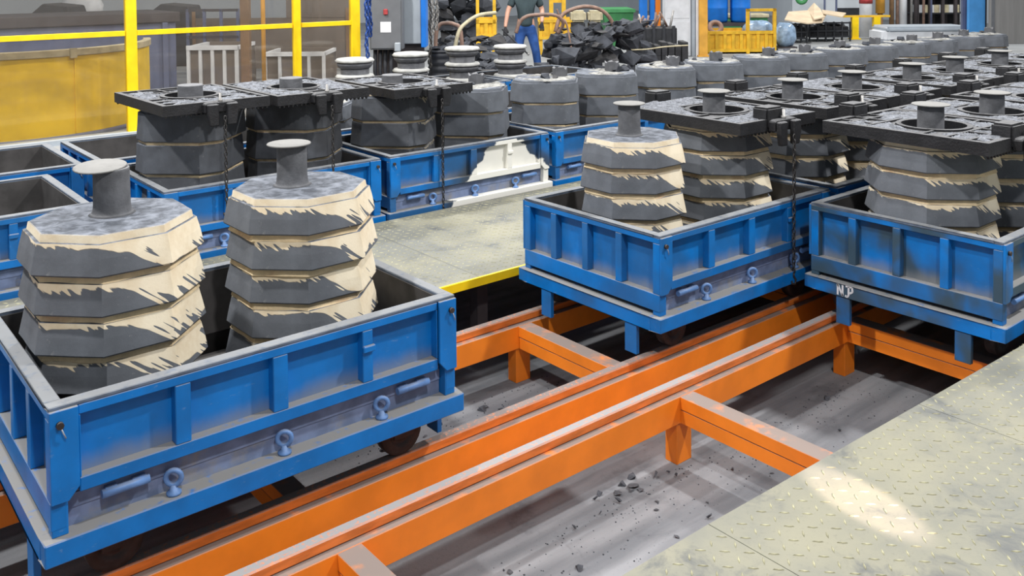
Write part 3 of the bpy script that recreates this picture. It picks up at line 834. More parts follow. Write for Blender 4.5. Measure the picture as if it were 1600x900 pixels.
wp(cB, 1, 'iron weight plate on the middle cart, a long chain hanging to the cart side', chain=.84, rz=-.03, dx=.0, clab='long dark hooked chain hanging over the side of the middle cart')
wp(cC, 0, 'large sand-covered iron weight plate on the right-hand cart, nearest of its row', rz=-.03, dx=.02)
wp(cC, 1, 'iron weight plate at the right picture edge behind the large one', rz=.02)
for i, c in enumerate(row1):
    for k in (0, 1):
        wp(c, k, ['front', 'rear'][k]+' iron weight plate on the '+['first', 'second', 'third'][i]+' cart behind the middle cart', rz=rnd.uniform(-.03, .03), chain=.60 if (i, k) == (0, 1) else None, clab='dark chain hanging between the middle cart stacks and the right-hand stack')
for k in (0, 1):
    weight(4.58+.4+.8*k, -.62, ZW, ['front', 'rear'][k]+' iron weight plate on the cart behind the right-hand cart', rz=.01)

# ------------------------------------------------------------------ round white-topped castings in the rear row
def round_casting(x, y, label, H):
    r = tag(empty('round_casting', (x, y, ZS)), label, 'casting', 'round white-topped castings')
    g = MB(); R = .20
    prof = [(R*.8, 0)]
    z = 0
    g.lathe([(.17, 0), (.17, H)], 24); g.build('core', M['sprue'], r)
    nz = 4
    for k in range(nz):
        z = (k+1)*H/nz
        MB().lathe([(.14, z-.1), (.185, z-.098), (.215, z-.06), (.215, z-.045), (.18, z-.03)], 24).build('flange', M['sprue'], r)
        MB().lathe([(.17, z-.032), (.225, z-.026), (.235, z-.008), (.215, z+.014), (.12, z+.024), (0, z+.026)], 24, cap0=False, cap1=False).build('white_cap', M['whitecap'], r)
    return r
M['whitecap'] = simple('white_dusted_ring', srgb(178, 178, 174), .85, 0, .25, 10, .6, srgb(192, 192, 190), bump=.4)
for (u, v, lab) in ((642, 84, 'round casting with white rings just below the grey electrical cabinet'), (722, 75, 'round casting with white rings, middle of three, in front of the black drum'), (797, 72, 'round casting with white rings at right, in front of the worker')):
    p = ay(u, v, 6.5); round_casting(p.x, 6.5, lab, p.z-ZS)
p = ay(568, 92, 6.5); round_casting(p.x-.12, 6.5, 'round casting partly hidden behind the corner post of the yellow cage', p.z-ZS)

# ------------------------------------------------------------------ yellow glazed cage
YC = 7.70
cage = tag(empty('safety_cage', (0, YC, .6)), 'yellow framed safety enclosure with clear panels at upper left', 'enclosure')
def cpost(x, w_, z1=2.9, y=0): MB().box(x-w_/2, x+w_/2, y, y+.08, 0, z1).build('post', M['yellow'], cage, bev=.004)
posts = [-1.6, 1.375, 3.445, 4.30]
for x, w_ in zip(posts, (.12, .12, .095, .13)): cpost(x, w_)
for a, b in zip(posts[:-1], posts[1:]):
    MB().box(a+.065, b-.065, .015, .065, 1.155, 1.215).build('rail', M['yellow'], cage, bev=.003)
    MB().box(a+.065, b-.065, .015, .065, 2.82, 2.9).build('rail', M['yellow'], cage)
    MB().box(a+.06, b-.06, .034, .042, .056, 1.155).build('clear_panel', M['glass'], cage)
    MB().box(a+.06, b-.06, .034, .042, 1.215, 2.82).build('clear_panel', M['glass'], cage)
MB().box(-1.7, 4.4, -.05, .14, 0, .055).build('plinth', M['cablight'], cage)

# curved yellow tank inside it
tk = tag(empty('yellow_tank', (.38, 9.72, .6)), 'large curved yellow tank with a pale rim behind the cage', 'tank')
def arc_wall(R0, R1, z0, z1, a0, a1, n=32):
    g = MB(); rs = []
    for i in range(n+1):
        a = math.radians(a0+(a1-a0)*i/n); c, s = math.cos(a), math.sin(a)
        rs.append([(R0*c, R0*s, z0), (R1*c, R1*s, z0), (R1*c, R1*s, z1), (R0*c, R0*s, z1)])
    g.rings(rs); return g
arc_wall(1.70, 1.75, .05, .94, 180, 347).build('tank_wall', M['yellow_dirty'], tk)
arc_wall(1.68, 1.775, .94, 1.02, 180, 348).build('pale_rim', M['wood'], tk, bev=.006)
for a in (232, 285, 318):
    arc_wall(1.75, 1.765, .06, .94, a, a+.5, 2).build('seam_strip', M['yellow_dirty'], tk)
arc_wall(1.775, 1.80, .92, 1.03, 283, 285.5, 3).build('rim_clamp', M['wood'], tk)
MB().lathe([(1.78, 0), (1.78, .05)], 40).build('tank_foot', M['slate'], tk)
# slate hopper behind the tank
hp = tag(empty('slate_hopper', (0, 11.6, .6)), 'slate blue steel hopper with a dark ledge behind the yellow tank', 'hopper')
MB().box(-3.5, 3.25, 0, 1.4, 0, 1.10).build('hopper_body', M['slate'], hp, bev=.01)
MB().box(-3.55, 3.3, -.05, 1.45, 1.10, 1.26).build('dark_ledge', M['darkrim'], hp, bev=.01)
MB().box(3.02, 3.10, -.06, -.001, 0, 1.10).build('edge_rib', M['slate'], hp)

AVOID = [(ad(687, 112, 13.5).xy, .5), (ad(822, 92, 15.6).xy, .65), (ad(1020, 66, 16.5).xy, .42), (ad(1050, 66, 16.5).xy, .42)]
def scatter_chunks(n, u0, u1, d0, d1, top, label, group, seed, smin=.25, smax=.6, tries=4000):
    # drop pieces one by one onto those already lying there
    r = random.Random(seed); placed = []; k = 0
    for it in range(tries):
        if k >= n: break
        u = r.uniform(u0, u1); d = r.uniform(d0, d1); t = (u-u0)/(u1-u0)
        p = ad(u, 60, d); s = smax-(smax-smin)*min(1, it/(tries*.4))*r.uniform(.5, 1)
        if p.y < 7.65 or any((p.xy-c_).length < r0 for c_, r0 in AVOID): continue
        me = CHK[r.randrange(len(CHK))]; e = Matrix.Rotation(r.uniform(0, 6.3), 4, 'Z') @ Matrix.Rotation(r.uniform(-.6, .6), 4, 'Y') @ Matrix.Rotation(r.uniform(-.6, .6), 4, 'X')
        vs = [e @ v.co*s for v in me.vertices]
        x0, x1 = min(v.x for v in vs), max(v.x for v in vs); y0, y1 = min(v.y for v in vs), max(v.y for v in vs); z0, z1 = min(v.z for v in vs), max(v.z for v in vs)
        sx, sy = (x1-x0)*.15, (y1-y0)*.15
        bx0, bx1, by0, by1 = p.x+x0+sx, p.x+x1-sx, p.y+y0+sy, p.y+y1-sy
        base = .6
        for (a0, a1, b0, b1, tz) in placed:
            if bx0 < a1 and bx1 > a0 and by0 < b1 and by1 > b0: base = max(base, tz)
        h = z1-z0; lim = .6+top(t, (d-d0)/(d1-d0))
        if base+h*.8 > lim: continue
        z = base-z0-(h*.08 if base > .6 else 0)
        o = link('broken_chunk', me, None, (p.x, p.y, z)); o.rotation_euler = e.to_euler(); o.scale = (s, s, s)
        tag(o, label, 'scrap', group); placed.append((bx0, bx1, by0, by1, z+z1)); k += 1
def heap_top(t, q):
    if t < .30: return .30+.45*q
    if t < .50: return .36 if q < .6 else -1
    return (.40+.20*min(1, (t-.5)*3))+.45*q
scatter_chunks(290, 700, 1030, 13.5, 16.4, heap_top, 'dark grey broken mould chunk in the big scrap heap behind the moulds', 'broken chunks in the scrap heap', 3, .18, .5, 14000)
scatter_chunks(80, 690, 765, 20.2, 21.8, lambda t, q: 1.45, 'dark chunk in the tall far heap behind the hoist chains', 'chunks in the far heap', 5, .25, .6)

# ------------------------------------------------------------------ helpers for the far hall: boxes turned square to the aisle
RZ = YAW-math.pi/2
def far(name, u0, u1, vtop, d, label, cat, group=None, z0=.6):
    c = ad((u0+u1)/2, vtop, d); wid = (u1-u0)*d/FPX
    r = empty(name, (c.x, c.y, z0), RZ); tag(r, label, cat, group)
    return r, wid, c.z-z0
def zof(v, d): return ad(800, v, d).z

# electrical cabinet on its column
d = 12.7
r, wd, h = far('electrical_cabinet', 580, 631, 75, d, 'dark grey electrical cabinet with a paper notice, hanging beside the yellow cage', 'cabinet', None, zof(75, d))
MB().box(-wd/2, wd/2, -.12, .12, 0, 1.1).build('cabinet_body', M['cab'], r, bev=.01)
MB().box(-wd/2+.02, wd/2-.02, -.135, -.121, .02, 1.08).build('cabinet_door', M['cab'], r, bev=.004)
MB().box(-.075, .07, -.139, -.1355, .24, .385).build('paper_notice', M['paper'], r)
MB().box(-.03, .03, -.165, -.136, .48, .56).build('switch', M['red'], r, bev=.01)
MB().box(.12, .2, -.2, -.136, -.02, .1).build('cable_gland', M['cablight'], r, bev=.01)
for x in (-.17, -.1, -.03, .05):
    MB().tube([(x, 0, 0), (x-.01, .01, -.3), (x+.03, .0, -.6), (x+.01, .02, -.95)], .028, 6).build('cable', M['black'], r)
r, wd, h = far('blue_column', 631, 666, 75, d+.25, 'light grey boxed column with a bright blue edge beside the electrical cabinet', 'column')
MB().box(-wd/2, wd/2-.07, 0, .3, .85, 2.6).build('grey_casing', M['cablight'], r, bev=.01)
MB().box(wd/2-.07, wd/2, -.02, .32, .80, 2.6).build('blue_edge', M['bluecol'], r, bev=.006)
MB().box(-wd/2-.42, wd/2-.05, .1, .26, 0, .86).build('column_foot', M['darkrim'], r)
def hang_chain(u, vtop, vbot, d, mat, label, n=1, pitch=.05, rr=.008):
    p = ad(u, vtop, d); q = ad(u, vbot, d)
    g = MB(); chain_into(g, (0, 0, 0), p.z-q.z, pitch, rr, 1.0)
    me = g.mesh('hoist_chain', mat); o = link('hoist_chain', me, None, p); tag(o, label, 'chain')
hang_chain(572, -60, 96, 10.9, M['bluechain'], 'blue painted chain hanging beside the cage corner post', pitch=.06, rr=.012)
hang_chain(577, -60, 62, 11.0, M['bluechain'], 'shorter blue chain hanging against the electrical cabinet', pitch=.06, rr=.012)
hang_chain(671, -60, 112, 11.2, M['chain'], 'long steel hoist chain hanging right of the blue column')
hang_chain(676, -60, 55, 11.3, M['steel'], 'bright steel hoist chain, second right of the blue column')
hang_chain(682, -60, 52, 11.4, M['steel'], 'steel hoist chain farthest right of the blue column')
# black ribbed drum
p = az(688, 116, .6); d = 13.5; p = ad(687, 112, d)
r = tag(empty('ribbed_drum', (p.x, p.y, .6)), 'black ribbed drum behind the hoist chains, heaped with debris', 'drum')
prof = []
for k in range(7): prof += [(.16, k*.1), (.175, k*.1+.02), (.175, k*.1+.06), (.16, k*.1+.08)]
MB().lathe(prof, 20).build('drum_shell', M['black'], r)
MB().torus((0, 0, .70), .16, .02, None, 20, 6).build('drum_rim', M['black'], r)
for k in range(5):
    o = link('debris', CHK[k], r, (.07*math.cos(k*1.3), .07*math.sin(k*1.3), .74), k); o.scale = (.16, .16, .16)
def hoop(pts, d, label, rr=.035, mat='rust'):
    g = MB(); P_ = [ad(u, v, d+dd) for u, v, dd in pts]
    # smooth by Catmull-Rom
    Q = []
    for i in range(len(P_)-1):
        a = P_[max(i-1, 0)]; b = P_[i]; c = P_[i+1]; e = P_[min(i+2, len(P_)-1)]
        for k in range(6):
            t = k/6; Q.append(.5*((2*b)+(c-a)*t+(2*a-5*b+4*c-e)*t*t+(3*b-a-3*c+e)*t**3))
    Q.append(P_[-1])
    g.tube(Q, rr, 8); o = g.build('steel_hoop', M[mat], None); tag(o, label, 'hoop')
hoop([(706, 130, 0), (709, 90, 0), (716, 52, 0), (728, 36, .1), (748, 24, .2), (775, 20, .3)], 13.6, 'pale curved steel strap rising over the round castings', .03, 'wood')
hoop([(680, 125, 0), (681, 60, 0), (686, 40, 0), (697, 36, 0), (710, 38, 0), (720, 50, 0), (724, 120, 0)], 13.8, 'short rusty curved strap beside the hoist chains', .03)
hoop([(806, 52, 0), (812, 35, 0), (822, 26, 0), (840, 23, .1), (868, 24, .2), (880, 36, .3), (872, 52, .4)], 14.9, 'rusty arched strap in front of the worker', .03)
hoop([(868, 50, 0), (874, 30, 0), (888, 17, 0), (915, 10, .1), (940, 16, .2), (956, 34, .3), (962, 62, .4)], 15.8, 'large rusty arched strap over the scrap heap', .035)
hoop([(898, 110, 0), (886, 40, 0), (876, 28, 0), (870, 14, 0)], 15.3, 'thin bent rod crossing the arched straps', .015)

# yellow crates, tan wrapped stacks and skips behind the heap
def crate(u0, u1, v0, v1, d, label, mat, n=4, posts_up=None, deep=.9):
    zb_ = .6; r, wd, h = far('steel_crate', u0, u1, v0, d, label, 'crate')
    zlow = max(.0, zof(v1, d)-.6)
    for s in (0, 1):
        y = 0 if s == 0 else deep
        MB().box(-wd/2, wd/2, y, y+.03, zlow+.0, h).build('side_sheet', M[mat], r)
        for k in range(n+1):
            x = -wd/2+k*(wd-.07)/n
            MB().box(x, x+.07, y-.04 if s == 0 else y+.03, y if s == 0 else y+.07, zlow, h).build('rib', M[mat], r)
        MB().box(-wd/2, wd/2, y-.05 if s == 0 else y+.03, y if s == 0 else y+.08, h, h+.07).build('top_rail', M[mat], r)
        MB().box(-wd/2, wd/2, y-.05 if s == 0 else y+.03, y if s == 0 else y+.08, zlow-.001, zlow+.07).build('bottom_rail', M[mat], r)
    for x in (-wd/2, wd/2-.03): MB().box(x, x+.03, .03, deep, zlow, h).build('end_sheet', M[mat], r)
    MB().box(-wd/2+.03, wd/2-.03, .03, deep, zlow, zlow+.04).build('crate_floor', M[mat], r)
    if zlow > .02:
        for x in (-wd/2, wd/2-.08):
            for y in (0, deep-.08): MB().box(x, x+.08, y, y+.08, 0, zlow).build('leg', M[mat], r)
    return r, wd, h
crate(842, 897, 35, 62, 20.5, 'yellow steel crate behind the arched straps right of the worker', 'yellow_crate', 3)
r, wd, h = crate(744, 775, 36, 58, 17.8, 'small yellow steel crate left of the worker', 'yellow_crate', 2)
for x in (-wd/2, wd/2-.06): MB().box(x, x+.06, -.05, .03, h, h+.9).build('upright', M['yellow_crate'], r)
r, wd, h = far('upright_stand', 858, 884, 0, 22.2, 'yellow steel upright frame standing behind the arched straps', 'stand')
for x in (-wd/2, wd/2-.1): MB().box(x, x+.1, 0, .1, 0, h+.6).build('upright', M['yellow_crate'], r)
for z in (.5, 1.1): MB().box(-wd/2, wd/2, .1, .15, z, z+.08).build('crossbar', M['yellow_crate'], r)
for i, (u0, u1) in enumerate(((893, 915), (920, 941))):
    r, wd, h = far('wrapped_stack', u0, u1, 17, 17.6, ['left', 'right'][i]+' of two dark block stacks capped with pale wrapped bags under the arched strap', 'stack')
    for k in range(4): MB().box(-wd/2+.01*(k % 2), wd/2-.01*(k % 2), 0, .4, k*(h-.22)/4, (k+1)*(h-.22)/4-.015).build('block', M['black'], r, bev=.01)
    MB().box(-wd/2-.01, wd/2+.01, -.02, .42, h-.215, h).build('pale_bag', M['wood'], r, bev=.04, seg=2)
r, wd, h = far('green_skip', 942, 990, 14, 22.5, 'green steel skip behind the scrap heap', 'skip')
g = MB(); g.rings([[(-wd/2+.1, 0, 0), (wd/2-.1, 0, 0), (wd/2-.1, 1.2, 0), (-wd/2+.1, 1.2, 0)], [(-wd/2, -.1, h), (wd/2, -.1, h), (wd/2, 1.3, h), (-wd/2, 1.3, h)]]); g.build('skip_body', M['green'], r)
MB().box(-wd/2-.03, wd/2+.03, -.14, -.1, h-.08, h).build('skip_lip', M['green'], r)
# rack uprights blue and orange
r, wd, h = far('storage_rack', 1000, 1036, 0, 21.5, 'storage rack with blue and orange uprights left of the white column', 'rack')
MB().box(-wd/2, -wd/2+.17, 0, .2, .3, h+.8).build('upright', M['bluecol'], r)
MB().box(-.03, .09, .0, .2, .3, h+.8).build('upright', M['bluecol'], r)
MB().box(wd/2-.2, wd/2-.06, 0, .2, .3, h+.8).build('upright', M['orange'], r)
MB().box(-wd/2, wd/2, .05, .9, .25, .33).build('shelf', M['darkrim'], r)
for x in (-wd/2+.05, wd/2-.15):
    MB().box(x, x+.08, .4, .48, 0, .25).build('foot', M['darkrim'], r)
# bar stock, blocks row
r, wd, h = far('scrap_basket', 985, 1058, 42, 18.5, 'dark wire basket full of cut bars in front of the rack', 'basket')
MB().box(-wd/2, wd/2, 0, .7, .1, h-.02).build('basket_body', M['scrapdark'], r, bev=.02)
for k in range(5): MB().box(-wd/2+.04+k*(wd-.14)/4, -wd/2+.1+k*(wd-.14)/4, -.03, 0, 0, h+.02).build('stave', M['black'], r)
for k in range(16):
    rr = random.Random(k); x = rr.uniform(-wd/2+.1, wd/2-.1)
    MB().cyl((x, .1+rr.random()*.3, h-.03), (x+rr.uniform(-.2, .2), .2+rr.random()*.3, h+rr.uniform(.1, .32)), .025, 6).build('cut_bar', M['rust'] if k % 3 else M['steel'], r)
r, wd, h = far('dark_block_row', 1002, 1076, 66, 16.2, 'row of dark upright slabs at the foot of the white column', 'slabs')
for k in range(7):
    x0 = -wd/2+k*wd/7
    MB().box(x0+.006, x0+wd/7-.006, .02*(k % 2), .45, 0, h-.03*(k % 3)).build('slab', M['scrapdark'], r, bev=.01)
hoop([(985, 78, 0), (1010, 77, 0), (1040, 73, 0), (1075, 71, 0)], 15.9, 'thin pale rod lying on the dark slabs', .012, 'wood')
# white boxed column and amber column
r, wd, h = far('white_column', 1040, 1092, 88, 19.9, 'white boxed steel column with panels in the far centre', 'column')
MB().box(-wd/2, wd/2-.17, 0, .4, 0, 3.2).build('panel_box', M['white'], r, bev=.01)
for z in (.75, 1.5, 2.25): MB().box(-wd/2+.03, wd/2-.20, -.012, -.001, z-.68, z).build('access_panel', M['white'], r, bev=.004)
MB().box(wd/2-.16, wd/2-.09, -.05, .3, 0, 3.2).build('flange', M['cablight'], r)
MB().box(wd/2-.08, wd/2, -.1, .3, 0, 3.2).build('flange', M['white'], r)
r, wd, h = far('amber_column', 1093, 1106, 88, 19.7, 'amber painted square column next to the white column', 'column')
MB().box(-wd/2, wd/2, 0, wd, 0, 3.2).build('shaft', M['orangecol'], r, bev=.01)
MB().box(-wd/2-.03, wd/2+.03, -.03, wd+.03, 0, .03).build('base_plate', M['orangecol'], r)
# yellow stillage with posts
r, wd, h = crate(1104, 1212, 53, 84, 20.4, 'long yellow ribbed stillage with a tall end frame right of the amber column', 'yellow_crate', 8, deep=1.0)
for x in (wd/2-.66, wd/2-.07): MB().box(x, x+.07, -.06, .02, 0, h+.56).build('upright', M['yellow_crate'], r)
MB().box(wd/2-.66, wd/2, -.06, .02, h+.50, h+.56).build('frame_bar', M['yellow_crate'], r)
c = r.location
def local(r, x, y, z): return r.matrix_basis @ Vector((x, y, z))
t0 = local(r, -wd/2+.3, .45, h+.12)
o = MB().torus((0, 0, 0), .13, .055, Matrix.Rotation(1.2, 4, 'X'), 18, 8).build('ring_casting', M['rust'], None, t0, rotz=RZ); tag(o, 'rusty ring casting leaning in the yellow stillage', 'casting')
MB().lathe([(.16, -.165), (.2, -.15), (.2, -.13), (.1, -.11)], 14).build('ring_foot', M['rust'], o)
def drum(u0, u1, vt, vb, d, label, mat, tilt=0):
    p = ad((u0+u1)/2, vb, d); R = (u1-u0)*d/FPX/2; h_ = ad(0, vt, d).z-ad(0, vb, d).z
    r = tag(empty('plastic_drum', p), label, 'drum')
    MB().lathe([(R*.9, 0), (R, .05), (R, h_*.33), (R*1.03, h_*.35), (R, h_*.37), (R, h_*.66), (R*1.03, h_*.68), (R, h_*.7), (R, h_-.05), (R*.92, h_)], 24).build('drum_body', M[mat], r)
    MB().lathe([(R*.3, h_), (R*.3, h_+.03)], 12).build('bung', M[mat], r)
    return r
tb = far('drum_bench', 1104, 1176, 36, 22.6, 'low dark bench carrying the blue drums', 'bench')
MB().box(-tb[1]/2, tb[1]/2, 0, .8, tb[2]-.08, tb[2]).build('bench_top', M['darkrim'], tb[0])
for x in (-tb[1]/2, tb[1]/2-.08):
    for y in (0, .72): MB().box(x, x+.08, y, y+.08, 0, tb[2]-.08).build('leg', M['darkrim'], tb[0])
drum(1106, 1137, -28, 34, 22.95, 'dark blue plastic drum behind the yellow stillage', 'bluecol')
drum(1141, 1172, -30, 34, 22.95, 'bright blue plastic drum beside the dark one behind the yellow stillage', 'bluecol')
r, wd, h = far('green_bin', 1140, 1200, 22, 23.8, 'green bin with pale lid behind the yellow stillage', 'bin')
MB().box(-wd/2, wd/2, 0, .7, 0, h-.1).build('bin_body', M['green'], r, bev=.02)
MB().box(-wd/2-.03, wd/2+.03, -.03, .73, h-.1, h).build('bin_lid', M['wood'], r, bev=.02)
def blob(name, u0, u1, v0, v1, d, label, cat, mat, seed):
    c = ad((u0+u1)/2, (v0+v1)/2, d); wx = (u1-u0)*d/FPX/2; wz = (v1-v0)*d/FPX/2
    g = MB(); rs = []; n = 20; m = 10
    for i in range(m+1):
        ph = -math.pi/2+math.pi*i/m; ring = []
        for j in range(n):
            a = 2*math.pi*j/n; k = 1+.14*noise.noise(Vector((math.cos(a)*2+seed, math.sin(a)*2, ph*2)))
            cz = math.sin(ph); cr_ = max(abs(math.cos(ph)), .02)**.6
            ring.append((wx*cr_*math.cos(a)*k, wx*.8*cr_*math.sin(a)*k, wz*cz*k))
        rs.append(ring)
    g.rings(rs, smooth=True); o = g.build(name, M[mat], None, c, rotz=RZ); tag(o, label, cat); return o
blob('wrapped_sack', 1160, 1208, 32, 60, 21.0, 'blue plastic-wrapped sack heaped inside the yellow stillage', 'sack', 'wrap', 1)
r, wd, h = far('sack_trolley', 1212, 1246, 74, 20.6, 'flat dark trolley under the translucent wrapped bale', 'trolley')
MB().box(-wd/2, wd/2, 0, .5, h-.03 if h > .1 else .08, max(h, .12)).build('trolley_bed', M['darkrim'], r)
for x in (-wd/2+.05, wd/2-.05): MB().cyl((x, .1, .04), (x, .2, .04), .04, 10).build('caster', M['black'], r)
blob('wrapped_bale', 1210, 1244, 36, 73, 20.8, 'translucent blue wrapped bale right of the yellow stillage', 'bale', 'wrap', 4)
# baskets with card sheets
for i, (u0, u1, v, dd, lab) in enumerate(((1216, 1262, 36, 23.2, 'dark wire basket of castings under the pale card sheets, left of two'), (1264, 1330, 34, 23.6, 'dark wire basket of castings under the pale card sheets, right of two'))):
    r, wd, h = far('wire_basket', u0, u1, v, dd, lab, 'basket')
    MB().box(-wd/2+.04, wd/2-.04, .04, .8, .1, h-.12).build('basket_load', M['scrapdark'], r, bev=.03)
    for k in range(6):
        x = -wd/2+k*(wd-.04)/5; MB().box(x, x+.04, 0, .04, 0, h).build('upright', M['black'], r)
    for z in (.1, h*.5, h-.05): MB().box(-wd/2, wd/2, -.02, .02, z, z+.04).build('bar', M['black'], r)
    for k in range(9):
        o = link('casting_piece', CHK[k % 8], r, (-wd/2+.12+k*(wd-.24)/8, .3, h-.1), k); o.scale = (.28, .28, .28)
def sheet(pts, d, label, t=.03):
    P_ = [ad(u, v, d+dd) for u, v, dd in pts]; g = MB(); n = len(P_)
    off = Vector((0, 0, -t)); g.rings([[p+off for p in P_], P_]); o = g.build('card_sheet', M['tan'], None); tag(o, label, 'sheet')
sheet([(1226, 30, 0), (1262, 36, 0), (1285, 34, .2), (1292, 20, .8), (1262, 16, 1.0), (1232, 18, .8)], 22.6, 'large pale card sheet draped over the left wire basket')
sheet([(1262, 15, 1.2), (1272, 4, 1.4), (1282, 14, .9), (1288, 26, .3), (1272, 30, .2)], 22.5, 'pointed pale card sheet standing up on the wire baskets')
sheet([(1285, 20, 0), (1316, 26, 0), (1322, 20, .8), (1284, 15, .9)], 23.2, 'narrow pale card sheet over the right wire basket')
# pale blue machine housing in the far back
r, wd, h = far('machine_housing', 1238, 1362, 22, 27.5, 'pale blue machine housing with dark window strip in the far back', 'machine')
MB().box(-wd/2, wd/2, 0, 1.6, 0, 2.6).build('housing', M['skywall'] if 'skywall' in M else M['wall'], r)
for x in (-.25, .1): MB().box(x, x+.05, -.02, 0, .6, 2.6).build('door_gap', M['slate'], r)
MB().box(.15, wd/2, -.03, 0, h-.05, h+.18).build('dark_strip', M['black'], r)
r, wd, h = far('green_hose_reel', 1243, 1262, 12, 26.8, 'green coiled hose hanging in front of the pale machine', 'hose', None, zof(12, 26.8))
MB().torus((0, 0, .2), .13, .06, Matrix.Rotation(math.pi/2, 4, 'X'), 18, 8).build('hose_coil', M['green'], r)
MB().box(-.03, .03, -.02, .04, .2, .7).build('hose_hook', M['green'], r)
# yellow T gantry
r, wd, h = far('yellow_gantry', 1318, 1391, 24, 24.2, 'yellow steel gantry with two posts and a flat top bar', 'gantry')
MB().box(-wd/2, wd/2, 0, .14, h-.05, h).build('top_bar', M['yellow_crate'], r)
for u in (1337, 1371): 
    x = (u-1354.5)*24.2/FPX; MB().box(x-.085, x+.085, .0, .14, 0, h-.05).build('post', M['yellow'], r)
    MB().box(x-.13, x+.13, -.05, .19, 0, .03).build('base_plate', M['yellow'], r)
r, wd, h = far('white_pipe_column', 1347, 1366, 0, 25.0, 'white column with red band between the gantry posts', 'column')
MB().lathe([(wd/2, 0), (wd/2, h+1)], 16, (0, wd/2, 0)).build('shaft', M['white'], r)
MB().lathe([(wd/2+.01, h-.1), (wd/2+.01, h+.1)], 16, (0, wd/2, 0)).build('red_band', M['red'], r)
r, wd, h = far('amber_pipe', 1371, 1385, 21, 25.2, 'amber pipe column hanging above the gantry', 'column', None, .6)
MB().lathe([(wd/2, h), (wd/2, h+1.4)], 16, (0, wd/2, 0)).build('shaft', M['orangecol'], r)
MB().lathe([(wd*.3, 0), (wd*.3, h)], 12, (0, wd/2, 0)).build('lower_pipe', M['brown'], r)
# pipe rack
for i, (u, wpx, m, lab) in enumerate(((1393, 7, 'brown', 'brown'), (1402, 5, 'rust', 'thin rusty'), (1411, 11, 'white', 'white'), (1424, 4, 'steel', 'thin steel'), (1431, 7, 'darkrim', 'dark'), (1443, 4, 'rust', 'slim rusty'), (1455, 3, 'slate', 'slate-blue'))):
    d = 25.5; p = ad(u, 40, d); R = wpx*d/FPX/2
    o = MB().lathe([(R, 0), (R, 2.6)], 12).build('upright_pipe', M[m], None, (p.x, p.y, .6)); tag(o, lab+' upright pipe leaning in the far pipe store', 'pipe', 'upright pipes')
    MB().lathe([(R*1.1, 0), (R*1.1, .02)], 12).build('pipe_foot', M[m], o)
# dark shelving with white packets
r, wd, h = far('shelving', 1432, 1516, 0, 26.2, 'dark steel shelving with pale packets left of the sky blue column', 'shelving')
for k in range(5):
    x = -wd/2+k*(wd-.08)/4; MB().box(x, x+.08, 0, .08, 0, h+.8).build('upright', M['darkrim'], r); MB().box(x, x+.08, .6, .68, 0, h+.8).build('upright', M['darkrim'], r)
for z in (.55, 1.05, 1.5, 1.9): MB().box(-wd/2, wd/2, .08, .6, z, z+.04).build('shelf', M['black'], r)
for k in range(8):
    x = -wd/2+.12+k*(wd-.4)/8; MB().box(x, x+.16, .1, .5, .59, .59+.22).build('pale_packet', M['wood'] if k % 2 else M['white'], r); MB().box(x, x+.18, .1, .5, 1.09, 1.09+.25).build('dark_box', M['slate'] if k % 2 else M['scrapdark'], r)
MB().box(-wd/2, wd/2, .69, .71, 0, h+.8).build('back_sheet', M['scrapdark'], r)
# white rounded bin wall
r, wd, h = far('white_container', 1380, 1520, 42, 22.5, 'low white rounded container behind the far mould stacks', 'container')
MB().box(-wd/2, wd/2, 0, 1.0, 0, h).build('container_body', M['white'], r, bev=.12, seg=3)
MB().box(-wd/2+.1, wd/2-.02, -.03, 1.03, h-.14, h+.01).build('container_lid', M['cablight'], r, bev=.05, seg=2)
# sky blue column
r, wd, h = far('sky_blue_column', 1514, 1539, 52, 20.2, 'sky blue steel column at the far right', 'column')
MB().box(-wd/2, wd/2, 0, .1, 0, 3.4).build('front_flange', M['skyblue'], r); MB().box(-.03, .03, .1, .3, 0, 3.4).build('web', M['skyblue'], r); MB().box(-wd/2, wd/2, .3, .38, 0, 3.4).build('rear_flange', M['slate'], r)
MB().box(wd/2+.001, wd/2+.06, .05, .3, 0, 3.4).build('dark_edge', M['darkrim'], r)
# grey shutter panel
r, wd, h = far('grey_shutter_panel', 1549, 1640, 0, 19.5, 'tall grey steel shutter panel at the far right edge', 'panel')
MB().box(-wd/2, wd/2, 0, .12, zof(76, 19.5)-.6, 3.4).build('shutter_sheet', M['greypanel'], r, bev=.006)
MB().box(-wd/2, -wd/2+.06, -.03, 0, zof(76, 19.5)-.6, 3.4).build('edge_frame', M['cab'], r)
for x in (-wd/2+.1, wd/2-.2): MB().box(x, x+.1, .02, .1, 0, zof(76, 19.5)-.6).build('leg', M['cab'], r)
MB().box(-wd/2+.08, -wd/2+.13, -.05, -.0, 1.75, 2.0).build('handle', M['white'], r)

